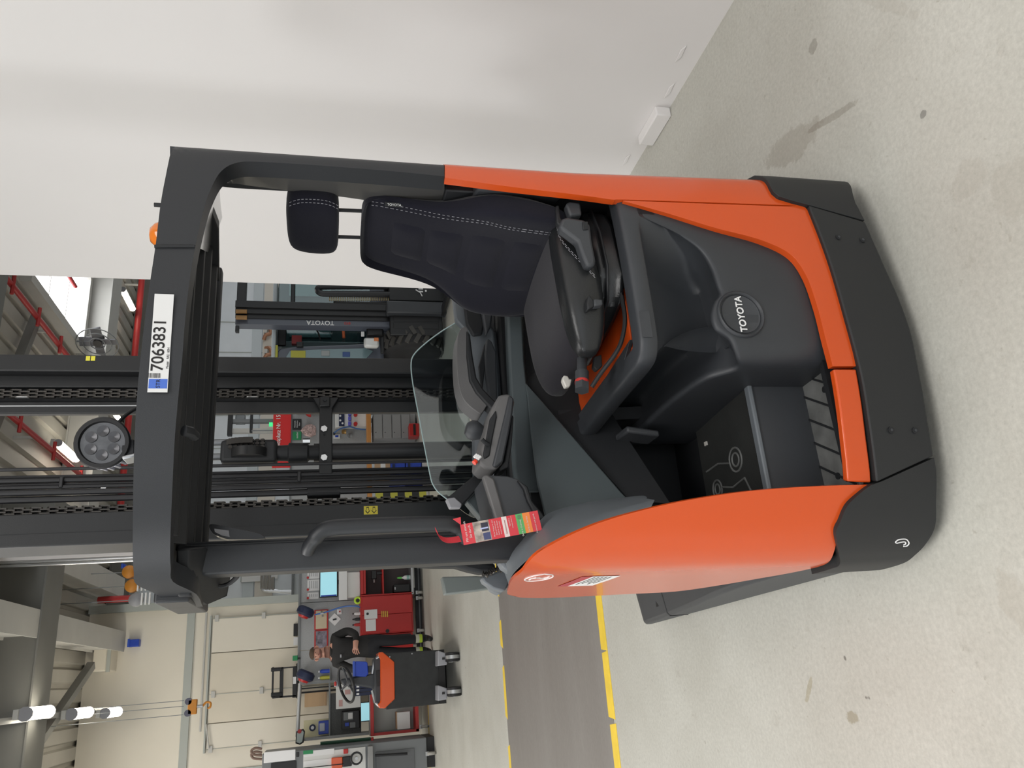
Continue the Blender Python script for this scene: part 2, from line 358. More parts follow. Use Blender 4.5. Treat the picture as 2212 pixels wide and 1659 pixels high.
# beams: across (along X) and along (along Y)
def beam(name, x0, x1, y0, y1, z0, z1, m, n=[0]):
    n[0] += 1
    return tag(MB().box(x0, x1, y0, y1, z0, z0+.02).box(x0, x1, y0, y1, z1-.02, z1).box(*( (x0+.01, x1-.01, y0+.03, y1-.03) if x1-x0 > y1-y0 else (x0+.03, x1-.03, y0+.01, y1-.01)), z0+.018, z1-.018).obj('trim_%d' % n[0], m), kind='structure')
beam('b', 2.9, 15, 7.55, 8.05, 4.75, 5.2, M_BEAM)
beam('b', 2.2, 15, 11.85, 12.35, 4.80, 5.2, M_BEAML)
beam('b', -9, 15, 14.9, 15.3, 4.85, 5.2, M_BEAM)
beam('b', -9, 2.3, 9.9, 10.5, 4.62, 5.2, M_BEAM)
beam('b', -9, 2.3, 6.2, 6.6, 4.75, 5.2, M_BEAM)
beam('b', .72, 1.02, 5.5, 13.95, 4.64, 5.0, M_BEAML)
beam('b', 1.55, 1.85, 6.5, 13.95, 4.72, 5.05, M_BEAML)
def strut(p, q, r, m, n=[0]):
    n[0] += 1
    p, q = Vector(p), Vector(q); t = (q-p); M = frame(p, t, (0, 0, 1) if abs(t.normalized().z) < .95 else (0, 1, 0)); L = t.length
    return tag(MB().box(0, L, -r, r, -r, r, M).obj('trim_%d' % (20+n[0]), m), kind='structure')
strut((.5, 12.6, 4.75), (-1.2, 10.2, 5.1), .05, M_BEAM); strut((.5, 8.3, 4.7), (-1.2, 9.8, 5.1), .05, M_BEAM)
strut((6.6, 12.9, 5.0), (3.6, 12.9, 5.1), .05, M_BEAM); strut((2.6, 8.9, 5.05), (4.6, 9.9, 5.1), .05, M_BEAM)
# sprinkler pipes
M_PIPE = mat('pipe_red', (.42, .03, .03), .45)
def pipe(p, q, r, label, stubs=0):
    o = empty('sprinkler_pipe', p); tag(o, label, 'pipe')
    MB().cyl(p, q, r, n=12).obj('tube', M_PIPE, o)
    p, q = Vector(p), Vector(q)
    k_ = p.lerp(q, .5) if abs(p.z-q.z) < .1 else p; MB().box(k_.x-.015, k_.x+.015, k_.y-.015, k_.y+.015, k_.z, ROOF+.02).obj('hanger', M_BEAML, o)
    for i in range(stubs):
        c = p.lerp(q, (i+.5)/stubs); MB().cyl(c+Vector((-.12, 0, -.02)), c+Vector((.12, 0, -.02)), r*.7, n=8).obj('clamp', M_PIPE, o)
pipe((2.5, 14.1, 4.93), (12, 14.1, 4.93), .055, 'thick red sprinkler pipe running across under the roof right of the mast', 8)
pipe((4.45, 8.3, 4.98), (4.45, 11.7, 4.98), .032, 'thin red sprinkler pipe between the roof ribs below the bright skylight', 4)
pipe((5.55, 9.6, 5.02), (5.55, 10.9, 5.02), .028, 'short red pipe crossing the bright skylight')
pipe((3.05, 7.6, 4.95), (3.05, 12.4, 4.95), .032, 'thin red sprinkler pipe beside the tube lamp left of the mast rail', 4)
pipe((1.45, 13.2, 4.45), (1.45, 13.2, 4.9), .05, 'short upright red pipe elbow at the back wall corner')
pipe((-2.5, 11.5, 5.03), (.65, 11.5, 5.03), .035, 'red pipe between dark roof ribs above the hanging lamps', 3)
# lamps
M_TUBE = mat('lamp_tube', (1, 1, 1), .4, emit=(1, .93, .78), es=14)
def lamp(c, L, label, grp, along='y', r=.045):
    o = empty('tube_lamp', c); tag(o, label, 'lamp', grp)
    c = Vector(c); d = Vector((0, L/2, 0)) if along == 'y' else Vector((L/2, 0, 0))
    MB().cyl(c-d+Vector((0, 0, .0)), c+d, r, n=12).obj('tube', M_TUBE, o)
    MB().box(c.x-(.05 if along == 'y' else L/2+.05), c.x+(.05 if along == 'y' else L/2+.05), c.y-(L/2+.05 if along == 'y' else .05), c.y+(L/2+.05 if along == 'y' else .05), c.z+r*.8, c.z+r*.8+.05).obj('housing', M_BEAML, o, .005)
    for s in (-1, 1):
        MB().cyl(c+d*s*1.0, c+d*s*1.06, r*1.1, n=12).obj('end_cap', M_LGREY, o)
        if c.z > 4.6: q = c+d*s*.6; MB().cyl((q.x, q.y, c.z+.08), (q.x, q.y, ROOF+.01), .006, n=6).obj('hanger', M_BEAML, o)
lamp((-.05, 9.75, 4.5), .72, 'nearest of the three bright lamps hanging in a row before the cream wall', 'lamps in the hanging row', r=.065)
lamp((-.105, 11.33, 4.5), .72, 'middle one of the three bright lamps hanging in a row before the cream wall', 'lamps in the hanging row', r=.065)
lamp((-.145, 12.89, 4.5), .72, 'farthest of the three bright lamps hanging in a row, close to the cream wall', 'lamps in the hanging row', r=.065)
lamp((6.65, 13.5, 4.98), .75, 'bright tube lamp under the roof beside the thick red pipe', 'tube lamps under the roof')
lamp((3.24, 11.29, 4.98), .8, 'bright slanting tube lamp seen between mast rails next to the round work light', 'tube lamps under the roof')
p = at(253, 898, Z=4.95); lamp(p, .35, 'small white lamp above the round work light', 'tube lamps under the roof', r=.03)
p = at(219, 1052, Z=4.9); lamp(p, .3, 'small warm lamp glowing behind the mast hoses', 'tube lamps under the roof', r=.03)
ra = empty('lamp_rail', (-.1, 9, 4.6)); tag(ra, 'thin pale rail carrying the three hanging lamps', 'rail')
MB().box(-.13, -.07, 5.6, 13.6, 4.625, 4.655).obj('bar', M_BEAML, ra)
for y in (8.3, 10.55, 12.1): MB().cyl((-.1, y, 4.62), (-.1, y, 5.2), .008, n=6).obj('hanger', M_BEAML, ra)
MB().box(-.35, .15, 10.52, 10.58, 4.655, 4.685).obj('crossbar', M_BEAML, ra)
# ================================================================ the reach truck
TR = tag(empty('reach_truck', (.73, 2.1, 0)), 'orange and black reach truck with open cab, tall mast and overhead guard', 'reach truck')
class Plan:
    def __init__(s, pts, lean=None):
        s.p = [Vector((x, y, 0)) for x, y in pts]; s.p = catmull(s.p, 10)
        s.n = []
        for i in range(len(s.p)):
            t = (s.p[min(i+1, len(s.p)-1)]-s.p[max(i-1, 0)]).normalized(); s.n.append(Vector((t.y, -t.x, 0)))   # inward
        c = Vector((.73, 2.3, 0))
        if (c-s.p[len(s.p)//2]).dot(s.n[len(s.p)//2]) < 0: s.n = [-n for n in s.n]
        s.S = [0]
        for a, b in zip(s.p, s.p[1:]): s.S.append(s.S[-1]+(b-a).length)
        s.lean = lean or (lambda z: 0)
    def pt(s, S, z, off=0):
        S = max(0, min(S, s.S[-1]-1e-6)); i = 0
        import bisect
        i = min(max(bisect.bisect_right(s.S, S)-1, 0), len(s.p)-2)
        f = (S-s.S[i])/(s.S[i+1]-s.S[i]); o = off+s.lean(z)
        return Vector((0, 0, z)) + s.p[i].lerp(s.p[i+1], f) + s.n[i].lerp(s.n[i+1], f).normalized()*o
    def hit(s, x, y, off=0):
        d = ray(x, y); z = .6; best = None
        for it in range(6):
            best = None; o = off+s.lean(z)
            for i in range(len(s.p)-1):
                a = s.p[i]+s.n[i]*o; b = s.p[i+1]+s.n[i+1]*o; e = b-a
                den = d.x*e.y-d.y*e.x
                if abs(den) < 1e-12: continue
                t = (a.x*e.y-a.y*e.x)/den; u = (a.x*d.y-a.y*d.x)/den
                if t > 0 and -1e-6 <= u <= 1+1e-6 and (best is None or t < best[0]): best = (t, s.S[i]+u*(s.S[i+1]-s.S[i]))
            if best is None: return None
            z = EYE.z+d.z*best[0]
        return best[1], z
    def sy(s, Y, left=True):     # arc length on the left or right flank at a given Y
        r = range(len(s.p)-1, -1, -1) if left else range(len(s.p))
        for i in r:
            if s.p[i].y <= Y: return s.S[i]
        return 0
G = Plan([(1.272, 2.5), (1.272, 2.1), (1.272, 1.76), (1.257, 1.69), (1.20, 1.655), (1.12, 1.638), (.9, 1.622), (.715, 1.616), (.55, 1.622), (.42, 1.64), (.34, 1.665), (.27, 1.71), (.22, 1.78), (.20, 1.88), (.20, 2.2), (.20, 2.6)],
         lambda z: .018*max(0, min(1, (z-.3)/.6))-.012)
def near(P, x, y): return P.S[min(range(len(P.p)), key=lambda i: (P.p[i]-Vector((x, y, 0))).length)]
def sz(P, c, off=0):
    """a list of photo points and (s,z) pairs -> (s,z) on the plan surface"""
    out = []
    for q in c:
        if len(q) == 3: out.append((q[0], q[1]))
        else:
            h = P.hit(q[0], q[1], off)
            if h is None: print('MISS', q); continue
            out.append(h)
    return out
def resamp(c, n):
    c = catmull([Vector((a, b, 0)) for a, b in c], 6); L = [0]
    for a, b in zip(c, c[1:]): L.append(L[-1]+(b-a).length)
    out = []; j = 0
    for i in range(n):
        t = L[-1]*i/(n-1)
        while j < len(L)-2 and L[j+1] < t: j += 1
        f = (t-L[j])/max(1e-9, L[j+1]-L[j]); p = c[j].lerp(c[j+1], min(1, f)); out.append((p.x, p.y))
    return out
def skin(name, P, curves, off, th, material, parent, n=40, m=10, bevel=.004, pair=False):
    cs = [sz(P, c, off) for c in curves]
    if pair: cs = [[(p.x, p.y) for p in catmull([Vector((a, b, 0)) for a, b in c], max(2, n//len(c)))] for c in cs]; n = min(len(c) for c in cs); cs = [c[:n] for c in cs]
    else: cs = [resamp(c, n) for c in cs]
    rows = []; back = []
    for a, b in zip(cs, cs[1:]):
        for k in range(m+1 if b is cs[-1] else m):
            f = k/m
            q = [(x0+(x1-x0)*f, z0+(z1-z0)*f) for (x0, z0), (x1, z1) in zip(a, b)]
            rows.append([P.pt(s_, z, off) for s_, z in q]); back.append([P.pt(s_, z, off+th) for s_, z in q])
    return MB().patch(rows, back).obj(name, material, parent, bevel, 2)
sL = lambda Y, z: (G.sy(Y), z, 0)
sR = lambda Y, z: (G.sy(Y, False), z, 0)
# bumpers (black, proud of the body)
B = -.012
skin('bumper_panel', G, [[(1747, 443), (1792, 560), (1830, 690), (1860, 805), (1876, 900), (1888, 985), (1894, 1042)],
                        [(1869, 479), (1910, 572), (1943, 646), (1969, 721), (1985, 798), (2006, 917), (2017, 985)]], B, .03, M_BLACK, TR, 50)
skin('bumper_corner', G, [[(1894, 1045), (1880, 1049), (1858, 1066), (1832, 1091), (1817, 1124), (1806, 1160), sL(1.82, .258), sL(1.86, .26), sL(1.9, .262), sL(1.92, .263), sL(1.94, .264)],
                         [(2018, 989), (2022, 1015), (2023, 1046), (2022, 1090), (2019, 1140), sL(1.75, .045), sL(1.80, .05), sL(1.84, .05), sL(1.88, .05), sL(1.91, .05), sL(1.94, .05)]], B, .03, M_BLACK, TR, 60)
# orange bodywork
FEND_A = [(1881, 1047), (1800, 1049), (1700, 1054), (1600, 1063), (1500, 1078), (1430, 1092), (1385, 1103), (1330, 1118), (1270, 1139), (1200, 1172), (1150, 1205), sL(1.86, 1.102), sL(1.95, 1.10), sL(2.08, 1.08), sL(2.2, 1.058), sL(2.32, 1.028), sL(2.42, .99)]
FEND_B = [(1882, 1050), (1858, 1069), (1834, 1093), (1819, 1126), (1808, 1160), sL(1.86, .275), sL(1.95, .285), sL(2.1, .315), sL(2.3, .36), sL(2.44, .44), sL(2.5, .6), sL(2.53, .78), sL(2.53, .88), sL(2.5, .94), sL(2.46, .97), sL(2.43, .985)]
skin('fender', G, [FEND_A, FEND_B], 0, .008, M_ORANGE, TR, 90, 16, .005)
skin('door_sill', G, [[(1801, 797), (1813, 870), (1823, 950), (1831, 1040)], [(1850, 797), (1862, 870), (1872, 950), (1882, 1043)]], 0, .02, M_ORANGE, TR, 20, 4, .004)
LOW_A = [(1346, 434), (1440, 460), (1545, 492), (1640, 517), (1705, 547), (1740, 592), (1765, 660), (1783, 730), (1799, 791)]
LOW_B = [(1347, 433), (1480, 438), (1620, 443), (1700, 446), (1742, 450), (1775, 530), (1805, 620), (1830, 710), (1849, 791)]
skin('side_panel', G, [LOW_A, LOW_B], 0, .02, M_ORANGE, TR, 60, 8, .004)
UP_A = [(961, 384), (1100, 403), (1250, 421), (1322, 431), (1345, 431), (1500, 436), (1640, 441), (1700, 443), (1741, 446)]
sC = near(G, 1.245, 1.68)
UP_C = [(sC, 1.252, 0), (sC, 1.05, 0), (sC, .87, 0), (sC, .77, 0), (sC, .65, 0), (sC, .53, 0), (sC, .43, 0), (sC, .345, 0), (1730, 441)]
UP_D = [sR(1.76, 1.252), sR(1.76, 1.05), sR(1.76, .87), sR(1.76, .77), sR(1.76, .65), sR(1.76, .53), sR(1.76, .43), sR(1.76, .36), (1700, 430)]
UP_E = [sR(2.02, 1.252), sR(2.02, 1.05), sR(2.02, .87), sR(2.02, .77), sR(2.02, .65), sR(2.02, .53), sR(2.02, .47), sR(2.02, .41), sR(1.765, .36)]
skin('rear_corner_panel', G, [UP_A, UP_C, UP_D, UP_E], 0, .02, M_ORANGE, TR, 60, 8, .004, pair=True)
sC = near(G, 1.245, 1.68)
skin('bumper_corner', G, [[sR(2.3, .40), sR(1.9, .37), sR(1.76, .36), (sC, .335, 0), (1672, 415), (1700, 429), (1743, 441)],
                         [sR(2.3, .05), sR(1.9, .05), sR(1.76, .05), (near(G, 1.255, 1.70), .05, 0), (1845, 428), (1856, 452), (1868, 476)]], B, .03, M_BLACK, TR, 40)
# inner carcass that closes the body behind the panels
MB().prism([(.24, 1.80, 0), (.34, 1.70, 0), (1.15, 1.69, 0), (1.215, 1.78, 0), (1.215, 2.45, 0), (.24, 2.45, 0)], (0, 0, .15)).obj('chassis_base', M_DARK, TR).location.z += .06
MB().box(1.20, 1.238, 1.735, 2.14, .25, 1.245).obj('side_wall', M_DARK, TR, .004)
MB().box(.225, .29, 1.80, 2.42, .25, .95).obj('side_wall', M_DARK, TR, .01)
# support legs
def leg(sg):
    def xo(y): return (.196-.046*(y-1.86)/1.5) if sg < 0 else (1.274+.0*(y-1.86))
    ys_ = [1.88, 1.98, 2.1, 2.3, 2.5, 2.8, 3.1, 3.4, 3.55, 3.6]
    zt_ = [.262, .272, .285, .285, .262, .205, .155, .118, .105, .09]
    di = .2*(1 if sg < 0 else -1)
    rings = [[(xo(y), y, .05), (xo(y), y, z-.012), (xo(y)+di*.06, y, z), (xo(y)+di, y, z+.03), (xo(y)+di, y, .05)] for y, z in zip(ys_, zt_)]
    o = MB().loft(rings).obj('support_leg', M_GREY, TR, .004)
    MB().loft([[(xo(y)-di*.01, y, .05), (xo(y)-di*.01, y, .132), (xo(y)+di*.06, y, .145), (xo(y)+di, y, .175), (xo(y)+di, y, .05)] for y in (3.19, 3.198)]).obj('joint', M_DARK, o)
    c = xo(3.3)+di*.5
    MB().cyl((c-.05, 3.3, .07), (c+.05, 3.3, .07), .07).obj('wheel', M_RUBBER, o)
leg(-1); leg(1)
for x, y in ((1811, 513), (1863, 519), (1924, 929), (1976, 930)):
    h = G.hit(x, y, B); p = G.pt(h[0], h[1], B); q = G.pt(h[0], h[1], B-.003)
    o = MB().cyl(p, q, .0085, n=16).obj('screw', M_DARK, TR); MB().cyl(q, G.pt(h[0], h[1], B-.0045), .004, n=6).obj('recess', M_GREY, o)
# hook pictogram on the corner bumper
def decal(name, P, strokes, off, w, material, parent):
    b = MB()
    for st in strokes:
        h = [P.hit(x, y, off) for x, y in st]; h = [q for q in h if q]
        h = [(p.x, p.y) for p in catmull([Vector((a, c, 0)) for a, c in h], 6)]
        b.tube([P.pt(s_, z, off-.0008) for s_, z in h], w, 6)
    return b.obj(name, material, parent)
decal('hook_mark', G, [[(1936, 1168), (1942, 1165), (1955, 1164), (1961, 1168), (1963, 1174), (1958, 1179), (1951, 1180)], [(1937, 1173), (1945, 1171), (1954, 1170), (1956, 1174), (1951, 1177)], [(1936, 1168), (1934, 1171), (1937, 1173)]], B, .0016, M_WHT, TR)
# --- seat base with the moulded pocket
K = Plan([(1.215, 1.672), (1.15, 1.655), (1.0, 1.638), (.88, 1.632), (.76, 1.630), (.715, 1.638), (.688, 1.662), (.678, 1.70), (.672, 1.78), (.66, 1.95), (.645, 2.12), (.64, 2.25)])
lip_px = [(1379, 466), (1420, 483), (1470, 507), (1512, 536), (1537, 572), (1551, 612), (1558, 633), (1548, 647), (1541, 668), (1541, 690), (1549, 708), (1562, 718), (1578, 730), (1588, 755), (1592, 775), (1588, 800)]
lip = sz(K, lip_px)
lip += [(lip[-1][0]+.06, .575), (lip[-1][0]+.16, .60), (lip[-1][0]+.30, .615), (lip[-1][0]+.45, .62), (K.S[-1], .62)]
lip = [(p.x, p.y) for p in catmull([Vector((a, b, 0)) for a, b in lip], 8)]
def lipz(s_):
    if s_ <= lip[0][0]: return None
    for a, b in zip(lip, lip[1:]):
        if a[0] <= s_ <= b[0]: return a[1]+(b[1]-a[1])*(s_-a[0])/max(1e-9, b[0]-a[0])
    return lip[-1][1]
ZT = .800
rows = []; back = []
NS = 150; s0 = lip[0][0]
rimz = .752
for i in range(NS+1):
    s_ = K.S[-1]*i/NS
    zl = lipz(s_)
    d = 0 if zl is None else min(1, max(0, (s_-s0)/.16)); d = d*d*(3-2*d)
    if zl is None: zl = rimz-.006
    zl = min(zl, rimz-.006)
    ws = [lipz(max(s0+.001, s_+k_*.014)) for k_ in range(-8, 9)]; ws = [min(v, rimz-.006) for v in ws]
    zb = sum(ws)/len(ws)-.035*d
    zb = min(zl, zb); hh = rimz-zb; dep = .13*d
    prof = [(.235, 0), (.30, 0)] + [(.30+(zl-.012-.30)*k/6, 0) for k in range(1, 7)]
    prof += [(zl-.006, .001), (zl-.001, .006*d), (zl, .014*d), (zl-.006*d, .022*d), (zb, dep*.6), (zb-.004*d, dep*.85), (zb+.004*d, dep*.98)]
    prof += [(zb+hh*f, dep*(1-.02*f-.80*f**2.4)) for f in (.12, .25, .4, .55, .7, .82, .92)]
    prof += [(rimz-.004, dep*.14+.004*d), (rimz, .004*d), (rimz+.004, 0), (ZT-.012, 0), (ZT-.003, .004), (ZT, .012), (ZT, .05), (ZT-.012, .054), (ZT-.03, .056)]
    rows.append([K.pt(s_, z, o) for z, o in prof])
MB().grid(rows).obj('seat_base', M_PANEL, TR, ang=60)
# roundel with the maker's word
h = K.hit(1600, 679); rc = K.pt(h[0], h[1], 0)
sd = (K.pt(h[0]-.05, h[1])-K.pt(h[0]+.05, h[1])).normalized(); nn = sd.cross(Vector((0, 0, 1))).normalized()
MBr = frame(rc, sd, (0, 0, 1))
ro = MB().lathe([(.066, -.006), (.066, .003), (.062, .007), (.058, .004), (.056, -.001)], MBr, 40).obj('roundel_rim', M_PANEL, TR, ang=50)
ro = MB().lathe([(.0, .0), (.050, .0), (.0535, .002), (.055, -.004)], MBr, 40).obj('roundel', M_GREY, TR)
text('lettering', 'TOYOTA', rc+nn*.0022, sd, (0, 0, 1), .0265, M_WHT, ro, .0012, bold=.012, width=.93)
# latch seam on the seat base rim
h1 = K.hit(1385, 700); MB().grid([[K.pt(h1[0]+a, z, -.0025) for a in (-.035, -.03, 0, .03, .035)] for z in (.768, .773, .79, .7945)]).obj('latch_cover', M_GREY, TR, .001)
# top plate with orange deck under the seat
MB().prism([K.pt(s_, ZT-.03, .04) for s_ in [K.S[-1]*i/40 for i in range(41)]]+[Vector((1.19, 2.2, ZT-.03))], (0, 0, -.02)).obj('deck_plate', M_DARK, TR)
MB().box(.70, .93, 1.74, 2.2, .766, .778).obj('orange_deck', M_ORANGE, TR, .003)
MB().prism([K.pt(K.S[-1]*f, ZT-.022, .03) for f in [.62+.0095*i for i in range(41)]]+[Vector((.715, 2.25, ZT-.022)), Vector((.745, 1.9, ZT-.022)), Vector((.77, 1.72, ZT-.022))], (0, 0, .012)).obj('deck_trim', M_GREY, TR, .002)
# accelerator lever on the seat base flank
ac = MB().prism([(.615, 2.03, .70), (.615, 2.12, .705), (.60, 2.12, .60), (.60, 2.03, .60)], (.02, 0, 0)).obj('foot_lever', M_GREY, TR, .006)
MB().cyl((.63, 2.14, .70), (.66, 2.20, .70), .008, n=10).obj('pivot', M_GREY, ac)
# --- footwell
MB().box(.34, .69, 1.66, 1.81, .245, .258).obj('step_tread', M_STEP, TR, .003)
for i in range(5):
    x = .36+.066*i; MB().prism([(x, 1.67, .258), (x+.006, 1.67, .258), (x+.085, 1.80, .258), (x+.079, 1.80, .258)], (0, 0, .004)).obj('tread_rib', M_DARK, TR)
for x, y in ((.63, 1.71), (.40, 1.735)): MB().cyl((x, y, .2575), (x, y, .2605), .009, n=14).obj('tread_hole', M_DARK, TR)
MB().box(.37, .69, 1.655, 1.672, .20, .287).obj('sill_back', M_DARK, TR)
MB().box(.29, .70, 1.80, 1.83, .24, .425).obj('step_riser', M_GREY, TR, .008)
MB().box(.29, .70, 1.793, 1.817, .418, .432).obj('riser_edge', M_TRIM, TR, .004)
fp = MB().box(.30, .69, 1.817, 2.14, .415, .428).obj('floor_plate', M_MAT, TR, .003)
for cx, cy, r in ((.50, 1.93, .034), (.445, 2.06, .027)):
    for rr in (r, r*.55): MB().tube([(cx+rr*math.cos(a*.2618), cy+rr*math.sin(a*.2618), .429) for a in range(24)], .003, 6, closed=True).obj('pedal_ring', M_STEP, fp)
MB().tube([(.50, 1.97, .429), (.515, 2.03, .429), (.51, 2.11, .429)], .003, 6).obj('pedal_groove', M_STEP, fp)
MB().tube([(.445, 2.03, .429), (.43, 1.97, .429), (.44, 1.90, .429), (.38, 1.87, .429)], .003, 6).obj('pedal_groove', M_STEP, fp)
MB().box(.585, .597, 2.075, 2.09, .428, .432).obj('scrap', M_BEIGE, fp)
MB().box(.25, .72, 2.14, 2.5, .36, .40).obj('footwell_floor', M_DARK, TR)
MB().box(.25, 1.2, 2.36, 2.42, .25, .98).obj('footwell_wall', M_DARK, TR, .01)
MB().prism([(.70, 2.14, .40), (.70, 2.36, .40), (.70, 2.36, .85), (.70, 2.2, .85)], (.04, 0, 0)).obj('footwell_side', M_DARK, TR)
# --- overhead guard
H = Plan([(1.268, 2.3), (1.268, 2.0), (1.268, 1.76), (1.254, 1.70), (1.20, 1.668), (1.0, 1.652), (.72, 1.655), (.5, 1.69), (.37, 1.745), (.275, 1.835), (.228, 1.95), (.207, 2.10), (.20, 2.3)])
hR = lambda Y, z: (H.sy(Y, False), z, 0)
hL = lambda Y, z: (H.sy(Y), z, 0)
hC = near(H, 1.252, 1.715)
GT = [(hC, 1.252, 0), (hC, 1.383, 0), (hC, 1.517, 0), (hC, 1.626, 0), (hC, 1.734, 0), (hC, 1.815, 0), (hC, 1.878, 0), (hC+.02, 1.908, 0), (357, 385), (347, 440), (341, 488), (336, 530), (324, 610), (313, 690), (304, 770), (298, 830), (291, 940), (288, 1040), (287, 1130), (287, 1202), (289, 1237), (295, 1263), hL(2.0, 1.925), hL(2.15, 1.93)]
GL = [(960, 381), (850, 370), (737, 361), (640, 354), (545, 349), (510, 352), (486, 363), (468, 383), (451, 419), (441, 450), (431, 490), (422, 532), (409, 610), (400, 690), (394, 770), (388, 830), (378, 940), (373, 1040), (369, 1130), (367.5, 1202), (369, 1227), (374, 1257), hL(2.0, 1.845), hL(2.15, 1.85)]
GD = skin('guard_frame', H, [GT, GL], 0, .05, M_GUARD, TR, 96, 8, .006, pair=True)
# outer face of the pillar and roof side, wrapping round to the right flank
o1 = [hR(1.76, 1.252), hR(1.76, 1.4), hR(1.76, 1.55), hR(1.76, 1.68), hR(1.76, 1.78), hR(1.76, 1.86), hR(1.765, 1.905), hR(1.77, 1.925)]
g1 = [(hC, z, 0) for _, z, __ in o1]
o2 = [hR(1.86, 1.252), hR(1.85, 1.4), hR(1.835, 1.55), hR(1.825, 1.68), hR(1.82, 1.78), hR(1.82, 1.86), hR(1.9, 1.905), hR(2.3, 1.925)]
skin('guard_pillar', H, [g1, o1, o2], 0, .045, M_GUARD, TR, 32, 8, .004, pair=True)
# inner liner of the pillar: curved sheet from the front edge back
rows = []
bk_ = [(960, 452), (850, 441), (737, 425), (640, 414), (545, 402), (510, 397), (488, 396), (474, 404), (476, 436), (480, 470), (464, 514), (449, 545)]
for k_, ((x, y), (xb, yb)) in enumerate(zip(GL[:12], bk_)):
    h = H.hit(x, y, .012); p = H.pt(h[0], h[1], .012)
    q = at(xb, yb, X=1.222) if k_ < 6 else at(xb, yb, X=1.216) if k_ == 6 else at(xb, yb, Z=1.872 if k_ > 7 else 1.855)
    rows.append([p.lerp(q, k/5) for k in range(6)])
MB().patch(rows, [[q+Vector((.008, 0, .008)) for q in r] for r in rows]).obj('pillar_liner', M_INNER, GD, ang=60)
# roof skin and slats
top = [H.hit(x, y, .03) for x, y in GT[8:22]] ; top = [H.pt(s_, z-.004, .03) for s_, z in top]
rows = [[p.lerp(Vector((max(.22, min(1.24, p.x)), 2.3, 1.93)), k/6) for k in range(7)] for p in top]
MB().patch(rows, [[q-Vector((0, 0, .02)) for q in r] for r in rows]).obj('roof_skin', M_GUARD, TR)
MB().box(.22, 1.24, 2.27, 2.31, 1.868, 1.945).obj('roof_rear_bar', M_DARK, TR, .006)
MB().box(.205, .25, 2.0, 2.31, 1.86, 1.94).obj('roof_side_bar', M_GUARD, TR, .006)
for i in range(4):
    y = 1.80+.115*i; MB().prism([(.33, y, 1.905), (1.2, y, 1.905), (1.2, y+.03, 1.868), (.33, y+.03, 1.868)], (0, .016, 0)).obj('roof_slat', M_DARK, TR, .002)
for x in (.45, .64, .83, 1.02): MB().prism([(x, 1.74, 1.885), (x+.05, 1.74, 1.885), (x+.02, 2.28, 1.885), (x-.03, 2.28, 1.885)], (0, 0, .03)).obj('roof_bar', M_DARK, TR, .003)
MB().prism([(1.19, y_, z_) for y_, z_ in ((1.80, 1.90), (1.84, 1.85), (1.97, 1.84), (2.27, 1.874), (2.31, 1.88), (2.31, 1.935), (1.80, 1.93))], (.03, 0, 0)).obj('roof_side_bar', M_DARK, TR, .003)
rl = [H.hit(x, y, .04) for x, y in GL[11:22]]; rl = [H.pt(s_, z+.006, .04) for s_, z in rl]
rows = [[p, p+Vector((0, .05, .012)), p+Vector((0, .085, .03))] for p in rl]
MB().patch(rows, [[q+Vector((0, .01, .01)) for q in r] for r in rows]).obj('roof_liner', M_INNER, TR)
# joints of the guard cover
for a, b in (((334, 533), (421, 533)),):
    hs = [H.hit(a[0]+(b[0]-a[0])*k/6, a[1]+(b[1]-a[1])*k/6, 0) for k in range(7)]
    MB().tube([H.pt(s_, z, -.001) for s_, z in hs], .0045, 6).obj('cover_joint', M_DARK, GD)
h = H.hit(339, 436, 0); p = H.pt(h[0], h[1], .012); MB().cyl(p-Vector((0, 0, .02)), p+Vector((0, 0, .008)), .005, n=10).obj('bolt', M_DARK, GD)
p = at(397, 930, Y=1.70); MB().tube([p, p+Vector((0, .012, -.012)), p+Vector((0, .04, -.016))], .012, 10).obj('knob', M_DARK, GD)
# amber beacon
bc = empty('beacon', at(330, 508, Y=1.80), parent=None); attach(bc, TR); 
c = at(345, 508, Y=1.80)
MB().lathe([(.045, -.03), (.045, .0), (.040, .012), (.025, .024), (.0, .028)], Matrix.Translation(c+Vector((0, 0, -.004))) @ Matrix.Diagonal((.75, .75, 1, 1)), 28).obj('lens', M_BEACON, bc)
MB().lathe([(.05, -.06), (.05, -.03), (.03, -.03)], Matrix.Translation(c), 24).obj('socket', M_DARK, bc)
# inventory label on the guard
def hpt(x, y, off=0):
    h = H.hit(x, y, off); return H.pt(h[0], h[1], off)
la, lb = hpt(356, 634, -.001), hpt(341, 846, -.001)
lt = (la-lb).normalized(); lu = (hpt(330, 740)-hpt(372, 745)).normalized(); mid = hpt(348, 740, -.0015); ln = lt.cross(lu).normalized()
W_ = (hpt(356, 634)-hpt(341, 845)).length; Hh = (hpt(327, 742)-hpt(369.5, 744)).length
lab = plate('inventory_label', mid, lt, lu, W_, Hh, .0008, M_LBL, GD, dz=.0018)
k = W_/212
text('label_number', '7063831', mid+lt*(-.0*k)+ln*.0022+lt*(-6*k)+lu*(3*k), lt, lu, 33*k, M_INK, lab, .0002, width=.98, bold=.012)
text('label_model', 'Model:   RRE 160H', mid+ln*.0022+lt*(-32*k)-lu*(15.5*k), lt, lu, 6.8*k, M_INK, lab, .0002, width=.85)
plate('label_field', mid, lt, lu, 20*k, Hh*.93, .0002, M_BLUE, lab, dx=-88*k, dz=.0022)
text('label_code', 'STR', mid+ln*.0024+lt*(-88*k)-lu*(.5*k), lt, lu, 11*k, M_INK, lab, .0002)
bb = MB(); M_ = frame(mid, lt, lu); y0 = -9*k
random.seed(3)
for i in range(18):
    y0 += 1.3*k; wv = random.choice((.3, .5, .8))*k
    bb.box(-76*k, -66*k, y0+4*k, y0+4*k+wv, .0018, .0022, M_)
bb.obj('barcode', M_INK, lab)
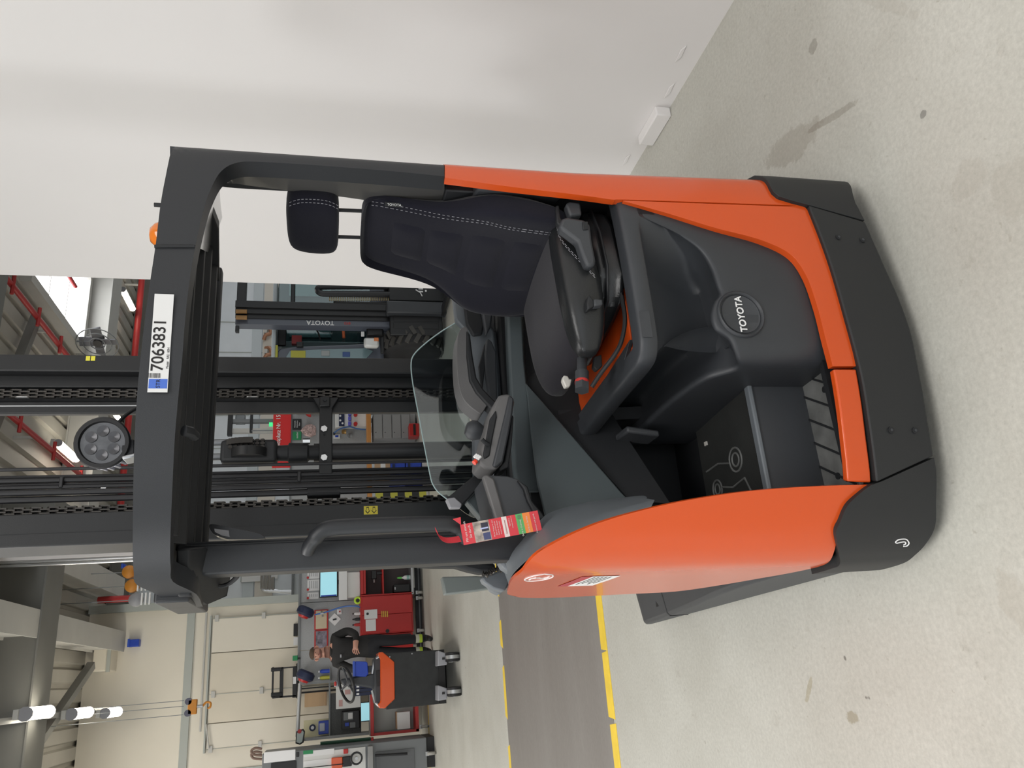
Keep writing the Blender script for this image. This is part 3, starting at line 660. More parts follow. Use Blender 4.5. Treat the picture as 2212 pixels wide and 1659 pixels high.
# --- left post with grab handle
YP = 2.02
a, b = at(600, 1162, Y=YP), at(600, 1234, Y=YP)
x0, x1 = b.x, a.x
pp = []
for kx, ky in ((-.5, -.42), (-.36, -.5), (.36, -.5), (.5, -.4), (.5, .5), (-.5, .5)): pp.append(Vector(((x0+x1)/2+kx*(x1-x0), YP+.035+ky*.075, .93)))
post = MB().prism(pp, (0, 0, .97)).obj('post', M_GUARD, TR, .008, 3)
MB().box(x1-.012, x1-.010, YP-.004, YP, .98, 1.88).obj('groove', M_DARK, post)
hd = [at(665, 1190, Y=1.985), at(668, 1180, Y=1.97), at(678, 1166, Y=1.955), at(692, 1150, Y=1.945), at(712, 1141, Y=1.94), at(760, 1137, Y=1.94), at(860, 1133, Y=1.94), at(940, 1131, Y=1.94), at(975, 1132, Y=1.945), at(990, 1140, Y=1.955), at(1000, 1152, Y=1.97), at(1006, 1165, Y=1.99)]
MB().tube(catmull(hd, 4), [.020 if 8 < i < 36 else .017 for i in range(45)], 12).obj('grab_handle', M_GUARD, TR, ang=60)
c = at(663, 1186, Y=1.975); MB().cyl(c, c+Vector((0, -.006, 0)), .010, n=14).obj('handle_screw', M_DARK, TR)
MB().tube(catmull([at(428, 1244, Y=2.1), at(445, 1256, Y=2.12), at(470, 1266, Y=2.15), at(492, 1262, Y=2.15), at(510, 1248, Y=2.12), at(515, 1238, Y=2.1)], 6), .006, 8).obj('cable', M_RUBBER, TR)
MB().prism([(.215, 1.98, 1.855), (.215, 2.22, 1.855), (.235, 2.22, 1.80), (.30, 2.2, 1.79), (.33, 2.0, 1.83), (.32, 1.95, 1.86)], (0, 0, .03)).obj('post_head', M_DARK, TR, .006)
# rear-view mirror clipped beside the post
mp = [at(x, y, Y=2.12) for x, y in ((455, 1132), (453, 1141), (463, 1154), (480, 1161), (500, 1165), (560, 1164), (573, 1162), (560, 1152), (520, 1143), (480, 1135))]
mi = MB().prism(catmull(mp, 3, True), (0, .03, 0)).obj('mirror', mat('mirror_black', (.012, .012, .014), .2), TR, .006)
MB().prism([at(x, y, Y=2.117) for x, y in ((463, 1142), (464, 1149), (480, 1157), (496, 1160), (494, 1146))], (0, .004, 0)).obj('mirror_glass', M_LGREY, mi)
# --- dashboard
ledge = [(1093, 560), (1090, 640), (1095, 780), (1101, 900), (1108, 1010), (1114, 1060)]
ledgb = [(1127, 560), (1128, 640), (1135, 780), (1148, 900), (1163, 1010), (1168, 1060)]
YL = 2.25
rows = [[at(x, y, Y=YL+.05), at(x+3, y, Y=YL+.01), at(x+8, y, Y=YL), at(x2-4, y2, Y=YL-.005), at(x2, y2, Y=YL+.02)] for (x, y), (x2, y2) in zip(ledge, ledgb)]
MB().patch(rows, [[q+Vector((0, .03, -.004)) for q in r] for r in rows]).obj('dash_ledge', M_TEAL, TR, .003)
zt = at(1092, 780, Y=YL+.05).z
MB().box(.30, 1.21, YL+.03, 2.46, zt-.10, zt-.035).obj('dash_tray', M_DARK, TR, .006)
# rear ridge of the dash / battery cover
dr = [(975, 590), (977, 620), (980, 660), (988, 690), (1005, 715), (1012, 780), (1018, 900), (1020, 1000), (1022, 1090)]
rr = [[at(x, y, Y=2.46), at(x+6, y, Y=2.40), at(x+38, y, Y=2.385), at(x+60, y, Y=2.375)] for x, y in dr]
MB().patch(rr, [[q+Vector((0, .03, -.02)) for q in r] for r in rr]).obj('dash_ridge', M_TRIM, TR, .004)
MB().box(.25, 1.22, 2.42, 2.60, .3, zt+.02).obj('battery_cover', M_GREY, TR, .02)
slab('dash_cheek', [(974, 596), (978, 640), (984, 690), (1004, 712), (1030, 716), (1038, 700), (1034, 640), (1034, 596)], 2.37, .03, M_TRIM, TR, .006)
# tray dividers / pockets on the dash
slab('tray_pocket', [(1000, 640), (1010, 628), (1030, 630), (1046, 700), (1042, 722), (1022, 724), (1008, 700)], 2.33, .02, M_DARK, TR, .006)
slab('tray_pocket', [(1036, 640), (1064, 628), (1068, 655), (1060, 706), (1050, 724), (1046, 700)], 2.31, .03, M_GREY, TR, .006)
slab('tray_pocket', [(1052, 730), (1062, 736), (1072, 760), (1075, 880), (1060, 880), (1050, 800), (1048, 760)], 2.29, .03, M_GREY, TR, .005)
slab('tray_handle', [(1035, 790), (1046, 745), (1056, 731), (1060, 738), (1050, 772), (1044, 830), (1042, 850)], 2.31, .02, M_DARK, TR, .004)
# glass shield
gl = [(985, 697), (952, 717), (915, 745), (893, 768), (888, 790), (892, 830), (905, 900), (918, 970), (930, 1030), (936, 1048), (950, 1066), (985, 1092), (1012, 1112), (1030, 1112), (1024, 1040), (1014, 900), (1006, 780), (1002, 740), (994, 712)]
gp = [at(x, y, Y=2.41) for x, y in gl]
gs = MB().prism(catmull(gp, 3, True), (0, .006, 0)).obj('glass_shield', M_PANE, TR)
M_EDGE = mat('glass_edge', (.45, .58, .58), .15, spec=.8)
MB().tube(catmull(gp[:12], 4), .0022, 6).obj('glass_rim', M_EDGE, gs)
# armrest pad with dark base
slab('armrest', [(1002, 706), (990, 720), (986, 760), (988, 812), (994, 846), (1005, 868), (1028, 888), (1040, 893), (1048, 882), (1055, 868), (1046, 850), (1030, 824), (1022, 790), (1017, 745), (1011, 712)], 2.20, .085, M_PAD, TR, .014, sm=3, seg=4)
slab('armrest_base', [(1008, 712), (1016, 722), (1022, 770), (1030, 815), (1045, 840), (1072, 868), (1078, 880), (1066, 886), (1050, 872), (1028, 848), (1014, 822), (1008, 770)], 2.192, .06, M_DARK, TR, .006)
# control pod
pod = empty('control_pod', at(1080, 930, Y=2.08)); attach(pod, TR)
slab('body', [(1078, 853), (1098, 850), (1108, 856), (1112, 868), (1106, 900), (1098, 945), (1086, 1000), (1070, 1016), (1048, 1012), (1034, 1000), (1036, 985), (1050, 930), (1062, 885)], 2.03, .12, M_PAD, pod, .018, seg=4)
slab('side', [(1100, 852), (1111, 860), (1108, 890), (1099, 940), (1087, 998), (1072, 1010), (1064, 1006), (1080, 940), (1092, 890)], 2.022, .03, M_GREY, pod, .006)
slab('skirt', [(1106, 895), (1110, 900), (1106, 960), (1098, 1010), (1080, 1018), (1078, 1010), (1090, 996), (1100, 940)], 2.05, .08, M_DARK, pod, .004)
slab('recess', [(1058, 905), (1072, 885), (1074, 900), (1064, 950), (1058, 985), (1046, 992), (1044, 980)], 2.026, .02, M_DARK, pod, .004)
c = at(1024, 930, Y=2.13)
MB().lathe([(.0, .026), (.018, .024), (.028, .012), (.030, -.002), (.024, -.016), (.018, -.03), (.018, -.06)], frame(c, (1, .2, -.25), (0, 1, .1)) @ Matrix.Rotation(0, 4, 'X') @ Matrix.Identity(4), 24).obj('steering_knob', M_GREY, pod)
for i in range(3):
    c = at(1030+i*4, 982+2*i, Y=2.02); MB().cyl(c, c+Vector((-.008, -.002, .008)), .004, n=8).obj('switch', M_WHT, pod)
c = at(1028, 996, Y=2.03); MB().cyl(c, c+Vector((-.006, -.002, .006)), .007, n=10).obj('stop_button', mat('stop_red', (.8, .05, .02), .35), pod)
c = at(1056, 960, Y=2.02); MB().tube([c, c+Vector((.004, -.006, .012)), c+Vector((.012, -.008, .02))], .006, 8).obj('lever', M_DARK, pod)
# console box beside the post
bx_ = empty('console_box', at(1100, 1070, Y=2.02)); attach(bx_, TR)
slab('cover', [(1046, 1030), (1050, 1026), (1096, 1028), (1118, 1034), (1133, 1050), (1134, 1070), (1148, 1088), (1165, 1108), (1160, 1118), (1092, 1122), (1066, 1118)], 2.0, .16, M_GREY, bx_, .012, seg=3)
slab('top_edge', [(1042, 1029), (1052, 1024), (1068, 1034), (1080, 1075), (1092, 1120), (1072, 1124), (1058, 1080)], 1.992, .02, M_PAD, bx_, .005)
slab('side_bracket', [(1118, 1036), (1140, 1050), (1150, 1082), (1172, 1108), (1180, 1122), (1162, 1122), (1140, 1082), (1132, 1056)], 1.985, .04, M_DARK, bx_, .004)
# display
pl = plane3(at(975, 1095, Y=2.16), at(1040, 1024, Y=2.26), at(1042, 1040, Y=2.18))
ds = empty('display', at(1010, 1060, Y=2.2)); attach(ds, TR)
slab('housing', [(965, 1076), (1028, 1024), (1046, 1028), (1048, 1040), (996, 1094), (974, 1096)], 2.18, .02, M_DARK, ds, .004)
slab('bezel', [(964, 1077), (982, 1074), (998, 1088), (996, 1096), (973, 1097)], 2.174, .03, M_LGREY, ds, .003)
slab('foot', [(1008, 1082), (1040, 1048), (1052, 1070), (1062, 1118), (1040, 1120)], 2.2, .05, M_TEAL, ds, .004)
# leg shield (diagonal grey panel)
pl = plane3(at(1115, 805, Y=2.27), at(1357, 1077, Y=2.02), at(1190, 1120, Y=2.06))
ls = pslab('leg_shield', [(1132, 822), (1180, 876), (1260, 968), (1340, 1060), (1357, 1078), (1330, 1094), (1250, 1106), (1180, 1124), (1160, 1040), (1146, 930), (1138, 850)], pl, .02, M_TEAL, TR, .004)
pslab('kick_panel', [(1116, 806), (1181, 878), (1262, 970), (1358, 1080), (1450, 1088), (1330, 905), (1290, 840), (1180, 800)], (pl[0]+FW*.03, pl[1]), .01, M_DARK, TR, .003)
# grey trim above the fender
fa = [G.hit(x, y, 0) for x, y in ((1408, 1096), (1385, 1103), (1330, 1118), (1270, 1139), (1200, 1172), (1150, 1205))]
fa = [G.pt(s_, z-.002, .006) for s_, z in fa]+[Vector((.225, 1.93, 1.09)), Vector((.225, 2.1, 1.065)), Vector((.225, 2.28, 1.03))]
fb = [at(1392, 1088, Y=1.80), at(1378, 1084, Y=1.84), at(1320, 1090, Y=1.90), at(1250, 1100, Y=1.94), at(1175, 1122, Y=1.97), at(1135, 1160, Y=2.0), Vector((.30, 2.1, 1.06)), Vector((.33, 2.2, 1.05)), Vector((.35, 2.32, 1.04))]
fa, fb = catmull(fa, 5), catmull(fb, 5)
rows = [[p.lerp(q, t)+Vector((0, 0, .016*math.sin(math.pi*t)*t)) for t in [i/8 for i in range(9)]] for p, q in zip(fa, fb)]
MB().patch(rows, [[q+Vector((.02, .02, -.02)) for q in r] for r in rows]).obj('fender_trim', M_TRIM, TR, .003)
# bits between post and fender: lamp housing, fork of the mast guide
slab('trim_cap', [(1078, 1208), (1100, 1206), (1128, 1210), (1134, 1228), (1126, 1240), (1104, 1236), (1088, 1226)], 2.14, .06, M_TRIM, TR, .015)
slab('hydraulic_block', [(895, 1207), (960, 1206), (1000, 1208), (1040, 1212), (1072, 1217), (1070, 1234), (1040, 1238), (1012, 1232), (985, 1224), (940, 1224), (897, 1222)], 2.3, .06, M_DARK, TR, .012)
cc = [at(1042+i*8, 1240-2*i+3*math.sin(i*1.3), Y=2.28) for i in range(7)]
MB().tube(catmull(cc, 4), [.010 if i % 4 < 2 else .005 for i in range(25)], 8).obj('drag_chain', M_CHAIN, TR)
slab('cowl', [(1040, 1246), (1062, 1240), (1092, 1226), (1098, 1232), (1100, 1262), (1090, 1278), (1066, 1272), (1046, 1258)], 2.34, .05, M_TRIM, TR, .006)
# --- red check tag on the post
tg = tag(empty('check_tag', at(1080, 1140, Y=1.9)), 'red paper check tag hooked over the black grab handle and post', 'tag')
a, b, c_ = at(992, 1128, Y=1.905), at(1150, 1112, Y=1.88), at(1000, 1170, Y=1.90)
tr_ = (a-c_).normalized(); td = (b-a); L_ = at(997, 1150, Y=1.903); R_ = at(1167, 1129, Y=1.88)
tu = (L_-R_).normalized(); tn = tr_.cross(tu).normalized(); tl = (L_-R_).length; tw = (at(992, 1127, Y=1.905)-at(998, 1171, Y=1.9)).length; mid = (L_+R_)/2
if tn.y > 0: tn = -tn; tr_ = -tr_
bd = plate('card', mid, tr_, tu, tw, tl, .0012, M_TAGRED, tg)
def ty(x): return tl/2-(x-997)/170*tl
def strip(nm, xa, xb, m_, w=1., dx=0): return plate(nm, mid, tr_, tu, tw*w, ty(xa)-ty(xb), .0004, m_, bd, dx=dx*tw, dy=(ty(xa)+ty(xb))/2, dz=.0005)
ph = strip('photo', 1023, 1058, mat('tag_photo', (.38, .33, .29), .5, var=.5, vscale=60))
plate('photo_suit', mid, tr_, tu, tw*.42, .018, .0003, mat('photo_dark', (.03, .03, .05), .5), bd, dx=.18*tw, dy=ty(1048), dz=.0009)
plate('photo_suit', mid, tr_, tu, tw*.34, .018, .0003, mat('photo_navy', (.06, .07, .16), .5), bd, dx=-.28*tw, dy=ty(1049), dz=.0009)
plate('photo_shirt', mid, tr_, tu, tw*.07, .02, .0003, mat('photo_shirt', (.45, .5, .75), .5), bd, dx=.12*tw, dy=ty(1046), dz=.0012)
strip('white_strip', 1086, 1097, M_TAGPINK); strip('green_strip', 1117, 1132, M_TAGGRN); strip('orange_strip', 1132, 1148, M_TAGORG)
strip('check_box', 1121, 1129, M_WHT, .2, .33)
TW = lambda nm, s_, x, sz_, dx=0., m_=None: text(nm, s_, mid+tn*.0011+tu*ty(x)+tr_*(dx*tw), tr_, tu, sz_*tl/170, m_ or M_TAGPINK, bd, .0002)
TW('tag_text', 'Mit uns starten', 1006, 7.4); TW('tag_text', 'Sie durch.', 1015, 7.4)
for i, s_ in enumerate(('Mit der Prüfung vor dem', 'Start sind Sie und Ihr', 'Gerät für den Einsatz', 'bestens vorbereitet.')): TW('tag_text', s_, 1065+5*i, 3.6)
TW('tag_text', 'Gerätenummer', 1091.5, 5, 0, mat('ink_red', (.45, .15, .14), .5)); TW('tag_text', 'TOYOTA', 1102, 4.4, .2); TW('tag_text', 'MATERIAL HANDLING', 1107, 2.6, .2)
TW('tag_text', 'Gerät in Ordnung', 1125, 5, -.15); TW('tag_text', 'Gerät im Service', 1140, 5.2); TW('tag_text', 'Gerät noch nicht geprüft', 1156, 4.2)
hk = [at(x, y, Y=Y_) for x, y, Y_ in ((997, 1170, 1.90), (985, 1172, 1.895), (968, 1173, 1.89), (955, 1168, 1.885), (947, 1158, 1.885), (945, 1150, 1.89))]
rows = [[p+tn*.0006, p+Vector((.016, .012, .004))] for p in catmull(hk, 4)]
MB().patch(rows, [[q-tn*.0012 for q in r] for r in rows]).obj('hook', M_TAGRED, tg)
MB().prism([at(978, 1121, Y=1.905), at(995, 1117, Y=1.904), at(996, 1134, Y=1.903)], (0, .0012, 0)).obj('corner', M_TAGRED, tg)
# --- fender emblem and sticker on the left flank
oy = []
for a in range(32):
    an = a/32*2*math.pi; oy.append(Vector((.196+.016*0, 1.915+.055*math.cos(an), 1.035+.034*math.sin(an))))
def flank(y, z, d=0): return Vector((G.pt(G.sy(y), z, -.0008-d).x, y, z))
em = MB().tube([flank(p.y, p.z) for p in oy], .0018, 6, closed=True).obj('oval_emblem', M_WHT, TR)
MB().tube([flank(y, z) for y, z in ((1.935, 1.055), (1.915, 1.055), (1.905, 1.045), (1.91, 1.035), (1.92, 1.03), (1.925, 1.02), (1.915, 1.013), (1.895, 1.013))], .0022, 6).obj('emblem_stroke', M_WHT, em)
def fsq(nm, y0, y1, z0, z1, m_, d=0.): return MB().grid([[flank(y0+(y1-y0)*i/6, z, d) for i in range(7)] for z in (z0, (z0+z1)/2, z1)]).obj(nm, m_, TR)
st_ = fsq('notice_sticker', 1.94, 2.17, .81, .885, M_WHT, .0004)
fsq('notice_sticker_head', 1.94, 2.17, .885, .915, mat('sticker_red', (.45, .04, .06), .4), .0004)
for i in range(5):
    z = .872-.011*i; MB().grid([[flank(1.955+(.17-.02*(i % 3))*k/6, zz, .0008) for k in range(7)] for zz in (z, z+.004)]).obj('print_line', M_INK, st_)
# --- grey fork end behind the cab
slab('load_backrest_end', [(955, 1246), (1030, 1244), (1078, 1248), (1080, 1268), (1030, 1276), (962, 1284)], 2.62, .05, mat('fork_grey', (.15, .17, .165), .45), TR, .004)
slab('fender_tail', [(1052, 1258), (1074, 1250), (1085, 1258), (1094, 1272), (1080, 1284), (1064, 1276)], 2.42, .05, M_TRIM, TR, .004)
# --- driver's seat
SEAT = empty('seat', (1.09, 1.92, .80)); attach(SEAT, TR)
SF, SN, SO = Vector((-.985, -.174, 0)), Vector((.174, -.985, 0)), Vector((1.09, 1.92, 0))
def sp(a, b, z): return SO+SF*a+SN*b+Vector((0, 0, z))
def lerp_tab(tab, x):
    for p, q in zip(tab, tab[1:]):
        if p[0] <= x <= q[0]:
            f = (x-p[0])/(q[0]-p[0]); f = f
            return [u_+(v_-u_)*f for u_, v_ in zip(p[1:], q[1:])]
    return list((tab[0] if x < tab[0][0] else tab[-1])[1:])
#        z    a_mid  w   back  bolster front
BT = [(.885, .03, .16, .04, .00), (.90, .025, .20, .07, .02), (.95, .012, .224, .095, .050), (1.02, .002, .234, .105, .068), (1.10, -.010, .234, .105, .072), (1.14, -.018, .226, .102, .070), (1.18, -.028, .198, .10, .046), (1.22, -.038, .168, .099, .022), (1.26, -.047, .152, .097, .012), (1.32, -.060, .145, .092, .010), (1.40, -.076, .138, .08, .006), (1.437, -.084, .128, .06, .004), (1.452, -.088, .108, .035, .002), (1.458, -.092, .07, .012, 0)]
def bring(z, n=28):
    am, w, bk, bo = lerp_tab(BT, z); bo *= .8; out = []
    for i in range(n):
        t = 2*math.pi*i/n; c, s_ = math.cos(t), math.sin(t)
        b = w*(abs(s_)**.55)*(1 if s_ > 0 else -1)
        if c >= 0: a = am+(bo*(abs(b/w)**2.2) if w else 0)*(c**.25)+.035*(c**.45)*(bk/.1) - .038
        else: a = am-bk*(abs(c)**.5)+.02
        out.append(sp(a, b, z))
    return out
zz = [.885, .892, .90, .925, .95, .985, 1.02, 1.06, 1.10, 1.135, 1.17, 1.205, 1.24, 1.28, 1.32, 1.36, 1.40, 1.42, 1.437, 1.447, 1.452, 1.456, 1.458]
BR_ = MB().loft([bring(z) for z in zz]).obj('backrest', M_FABRIC, SEAT, ang=80, sub=1)
# quilted centre panels, slightly raised
def bfront(b, z, up=0.):
    am, w, bk, bo = lerp_tab(BT, z); bo *= .8; u_ = min(1, abs(b/w)); c = math.sqrt(max(0, 1-u_**(2/.55)))
    return sp(am+bo*u_**2.2*(c**.25 if c > 0 else 0)+.035*(c**.45)*(bk/.1)-.038+up, b, z)
for z0, z1 in ((.955, 1.055), (1.06, 1.17), (1.175, 1.275), (1.28, 1.375)):
    rows = []
    for i in range(7):
        z = z0+(z1-z0)*i/6; w = lerp_tab(BT, z)[1]*.50
        e = 1-abs(2*i/6-1)**4
        rows.append([bfront(-w+2*w*j/10, z, (.011*e*(1-abs(2*j/10-1)**6)-.002)) for j in range(11)])
    MB().grid(rows).obj('quilt_panel', M_FABRIC, BR_, ang=80)
def dashes(path, r=.00065, L=.006, gap=.004):
    b = MB(); path = catmull(path, 10); acc = 0; cur = [path[0]]; on = True
    for p, q in zip(path, path[1:]):
        acc += (q-p).length
        if on: cur.append(q)
        if acc > (L if on else gap):
            if on and len(cur) > 1: b.tube([cur[0], cur[-1]], r, 4)
            on = not on; acc = 0; cur = [q]
    return b
for du in (0., .018):
    pth = []
    for z in (.93, .97, 1.02, 1.08, 1.14, 1.20, 1.26, 1.32, 1.38, 1.42, 1.44):
        w = lerp_tab(BT, z)[1]; pth.append(bfront(w*(.93-.16*max(0, min(1, (1.28-z)/.2)))-du*.6, z, .004))
    tag(dashes(pth).obj('stitching', M_THREAD, BR_), kind='stuff')
p = bfront(lerp_tab(BT, 1.375)[1]*.95, 1.375, .006)
fl_ = plate('seat_flag', p, (.93, -.34, -.04), (0, 0, 1), .012, .05, .001, M_DARK, BR_); text('lettering', 'TOYOTA', p+Vector((-.0012, -.0012, 0)), Vector((0, 0, -1)), Vector((.93, -.34, 0)), .009, M_WHT, fl_, .0003)
MB().loft([[sp(a, b, z) for a, b in ((-.135, .14), (-.09, .232), (-.05, .252), (-.045, .238), (-.12, .10))] for z in (.93, 1.0, 1.1, 1.17)]).obj('back_shell', M_GREY, SEAT, .006)
# headrest on two rods
hr = []
for z, s1 in ((1.518, .55), (1.523, .86), (1.54, .97), (1.58, 1.), (1.62, .98), (1.645, .9), (1.655, .72), (1.659, .35)):
    ring = []
    for i in range(24):
        t = 2*math.pi*i/24; c, s_ = math.cos(t), math.sin(t)
        ring.append(sp(-.114+.005*(1.58-z)*10+.05*s1*(abs(c)**.6)*(1 if c > 0 else -1), .118*s1*(abs(s_)**.55)*(1 if s_ > 0 else -1)+.022, z))
    hr.append(ring)
HRO = MB().loft(hr).obj('headrest', M_FABRIC, SEAT, ang=80, sub=1)
for o_ in (0, .012):
    tag(dashes([sp(-.069+o_-.006, .1405-.02*(abs(z-1.585)/.065)**3, z) for z in (1.522, 1.54, 1.56, 1.58, 1.60, 1.62, 1.64, 1.652)]).obj('stitching', M_THREAD, HRO), kind='stuff')
for b_ in (.062, -.048): MB().cyl(sp(-.118, b_, 1.43), sp(-.115, b_, 1.54), .0052, n=10).obj('headrest_rod', M_STEEL if 0 else M_DARK, SEAT)
# cushion: lofted from rear to front
CT = [(-.05, .19, .90, .955, 0), (-.02, .205, .875, .962, .008), (.06, .205, .87, .955, .016), (.16, .205, .865, .955, .016), (.25, .20, .862, .957, .012), (.32, .19, .862, .955, .006), (.37, .175, .868, .945, .002), (.395, .155, .88, .928, 0), (.405, .12, .895, .912, 0)]
rings = []
for a, w, z0, z1, bo in CT:
    a = a if a < .1 else .1+(a-.1)*.84
    ring = []
    for i in range(28):
        t = 2*math.pi*i/28; c, s_ = math.cos(t), math.sin(t)
        b = w*(abs(c)**.5)*(1 if c > 0 else -1); zm, hz = (z0+z1)/2, (z1-z0)/2
        z = zm+hz*(abs(s_)**.5)*(1 if s_ > 0 else -1)
        if s_ > 0: z += bo*(abs(b/w)**3)
        ring.append(sp(a, b-.01, z))
    rings.append(ring)
CU = MB().loft(rings).obj('cushion', M_FABRIC2, SEAT, ang=80, sub=1)
# leather flank of the cushion
LT = [(-.03, .015, .90, .945), (.0, .032, .872, .965), (.08, .042, .858, .968), (.18, .046, .852, .966), (.27, .046, .852, .965), (.34, .042, .858, .955), (.385, .032, .868, .94), (.405, .016, .885, .92)]
rings = []
for a, w, z0, z1 in LT:
    a = a if a < .1 else .1+(a-.1)*.95
    rings.append([sp(a, .165-.05*max(0, (a-.2)/.2)**2+w*(abs(math.cos(t))**.6)*(1 if math.cos(t) > 0 else -1), (z0+z1)/2+(z1-z0)/2*(abs(math.sin(t))**.7)*(1 if math.sin(t) > 0 else -1)) for t in [2*math.pi*i/20 for i in range(20)]])
LE = MB().loft(rings).obj('leather_flank', M_LEATHER, SEAT, ang=80, sub=1)
for o_ in (0, .008):
    tag(dashes([sp(a+o_, .165+lerp_tab(LT, a)[0]*1.02, z) for a, z in ((.02, .952), (.05, .955), (.08, .950), (.12, .93), (.16, .905), (.20, .88))]).obj('stitching', M_THREAD, LE), kind='stuff')
# suspension and plastic covers below the cushion
MB().loft([[sp(a, b, z) for a, b in ((-.06, .17), (.02, .20), (.18, .20), (.24, .15), (.25, .08), (.25, -.16), (-.06, -.16))] for z in (.785, .80, .835, .862)]).obj('suspension', M_LEATHER, SEAT, .015)
MB().loft([[sp(a, b, z) for a, b in ((-.05, .19), (.05, .215), (.17, .215), (.25, .17), (.27, .08), (.25, -.16), (-.06, -.16))] for z in (.835, .842)]).obj('suspension_rim', M_DARK, SEAT, .004)
slab('belt_cover', [(1215, 470), (1226, 468), (1262, 474), (1276, 484), (1280, 520), (1288, 560), (1286, 574), (1268, 574), (1258, 550), (1248, 520), (1222, 500), (1208, 490)], 1.655, .035, M_GREY, SEAT, .008)
slab('belt_button', [(1258, 478), (1270, 478), (1272, 495), (1260, 496)], 1.651, .006, M_DARK, SEAT, .002)
slab('belt_buckle', [(1222, 440), (1230, 434), (1254, 437), (1258, 464), (1232, 466)], 1.685, .03, M_GREY, SEAT, .006)
slab('belt_arm', [(1200, 444), (1208, 442), (1212, 470), (1232, 496), (1220, 500), (1203, 480)], 1.695, .02, M_DARK, SEAT, .004)
slab('slide_lever', [(1270, 640), (1274, 636), (1284, 650), (1284, 662), (1270, 668), (1268, 656)], 1.655, .03, M_DARK, SEAT, .004)
slab('lever_tip', [(1283, 645), (1302, 646), (1303, 658), (1284, 660)], 1.650, .025, M_LGREY if 0 else M_GREY, SEAT, .004)
c = at(1257, 775, Y=1.80); d = at(1257, 845, Y=1.78)-c
MB().cyl(c, c+d*.45, .013, n=16).obj('weight_shaft', M_GREY, SEAT); MB().cyl(c+d*.42, c+d*.72, .018, n=18).obj('weight_knob', M_GREY, SEAT)
MB().cyl(c+d*.70, c+d*.78, .0185, n=18).obj('red_ring', M_RED, SEAT); MB().cyl(c+d*.77, c+d*.98, .020, n=6).obj('knob_end', M_GREY, SEAT)
slab('seat_clip', [(1215, 820), (1218, 810), (1228, 812), (1230, 818), (1236, 818), (1232, 834), (1222, 836)], 1.86, .02, M_BEIGE, SEAT, .004)
MB().tube(catmull([at(1278, 836, Y=1.77), at(1298, 806, Y=1.75), at(1328, 766, Y=1.72), at(1343, 735, Y=1.71), at(1350, 690, Y=1.71), at(1343, 640, Y=1.72)], 6), .006, 8).obj('cable', M_RUBBER, SEAT)
MB().tube(catmull([at(1343, 640, Y=1.72), at(1332, 600, Y=1.73), at(1324, 560, Y=1.73), at(1326, 535, Y=1.73), at(1336, 520, Y=1.75)], 6), .004, 8).obj('cable', M_RUBBER, SEAT)
slab('cable_clip', [(1285, 770), (1300, 765), (1302, 790), (1290, 800), (1282, 792)], 1.80, .02, M_RUBBER, SEAT, .003)
# --- mast
MST = empty('mast', (.765, 2.7, 0)); attach(MST, TR)
Z0, Z1 = .06, 3.3
def rail(nm, x0, x1, y0, y1, m_=M_MAST, bv=.004): return MB().box(x0, x1, y0, y1, Z0, Z1).obj(nm, m_, MST, bv)
r1 = rail('outer_rail', 1.024, 1.083, 2.62, 2.80); rail('rail_web', .985, 1.03, 2.665, 2.79); rail('inner_rail', .893, .936, 2.665, 2.69); rail('rail_web', .93, .99, 2.69, 2.71, M_DARK)
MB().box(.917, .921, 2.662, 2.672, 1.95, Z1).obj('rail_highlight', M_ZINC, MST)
r2 = rail('outer_rail', .455, .556, 2.62, 2.80); rail('inner_rail', .55, .588, 2.70, 2.76, M_DARK)
MB().box(.494, .4955, 2.6185, 2.63, Z0, Z1).obj('rail_crease', M_DARK, r2)
def chain(xc, yc, z0, z1, pitch=.0245, w=.028):
    b = MB(); n = int((z1-z0)/pitch)
    def plate_(x, z, t=.0045):
        pts = []
        for k in range(10):
            an = math.pi*k/9
            pts.append((yc+.0075*math.cos(an), z+pitch*.92+.0075*math.sin(an)))
        for k in range(10):
            an = math.pi+math.pi*k/9
            pts.append((yc+.0075*math.cos(an), z+.0075*math.sin(an)))
        b.prism([(x, y, zz_) for y, zz_ in pts[::3]+[pts[-1]]], (t, 0, 0))
    for i in range(n):
        z = z0+i*pitch
        xs_ = (-w/2, -.0022, w/2-.0045) if i % 2 == 0 else (-w/2+.0055, w/2-.010)
        for x in xs_: plate_(xc+x, z)
        b.cyl((xc-w/2-.001, yc, z), (xc+w/2+.001, yc, z), .0042, n=8)
    return b
ch1 = tag(chain(.956, 2.650, .85, Z1).obj('lift_chain', M_CHAIN, MST, smooth=False), kind='stuff')
ch2 = tag(chain(.571, 2.665, .85, Z1).obj('lift_chain', M_CHAIN, MST, smooth=False), kind='stuff')
for x, y in ((545, 850), (48, 850)):
    z = at(x, y, Y=2.64).z; MB().loft([[Vector((.940+.003*k, 2.645+.010*math.cos(a)*.8, z+(.012 if math.sin(a) > 0 else -.012)+.009*math.sin(a))) for a in [2*math.pi*i/14 for i in range(14)]] for k in (0, 1)]).obj('joint_link', M_STEEL, MST)
zc = at(704, 900, Y=2.64).z
cb = MB().prism([(.94, 2.64, zc+.045), (.90, 2.64, zc+.022), (.665, 2.64, zc+.022), (.665, 2.64, zc-.022), (.90, 2.64, zc-.022), (.94, 2.64, zc-.045)], (0, .02, 0)).obj('cross_bracket', M_MAST, MST, .003)
for y in (927, 989):
    p = at(700, y, Y=2.638); MB().cyl(p, p+Vector((0, -.008, 0)), .0115, n=6).obj('bolt', M_STEEL, cb)
for y in (938, 979):
    p = at(701, y, Y=2.6395); MB().cyl(p, p+Vector((0, -.002, 0)), .004, n=10).obj('bolt_hole', M_DARK, cb)
p = at(702, 866, Y=2.636); MB().box(p.x-.022, p.x+.014, 2.625, 2.64, p.z-.018, p.z+.018).obj('bracket_tab', M_MAST, cb, .004)
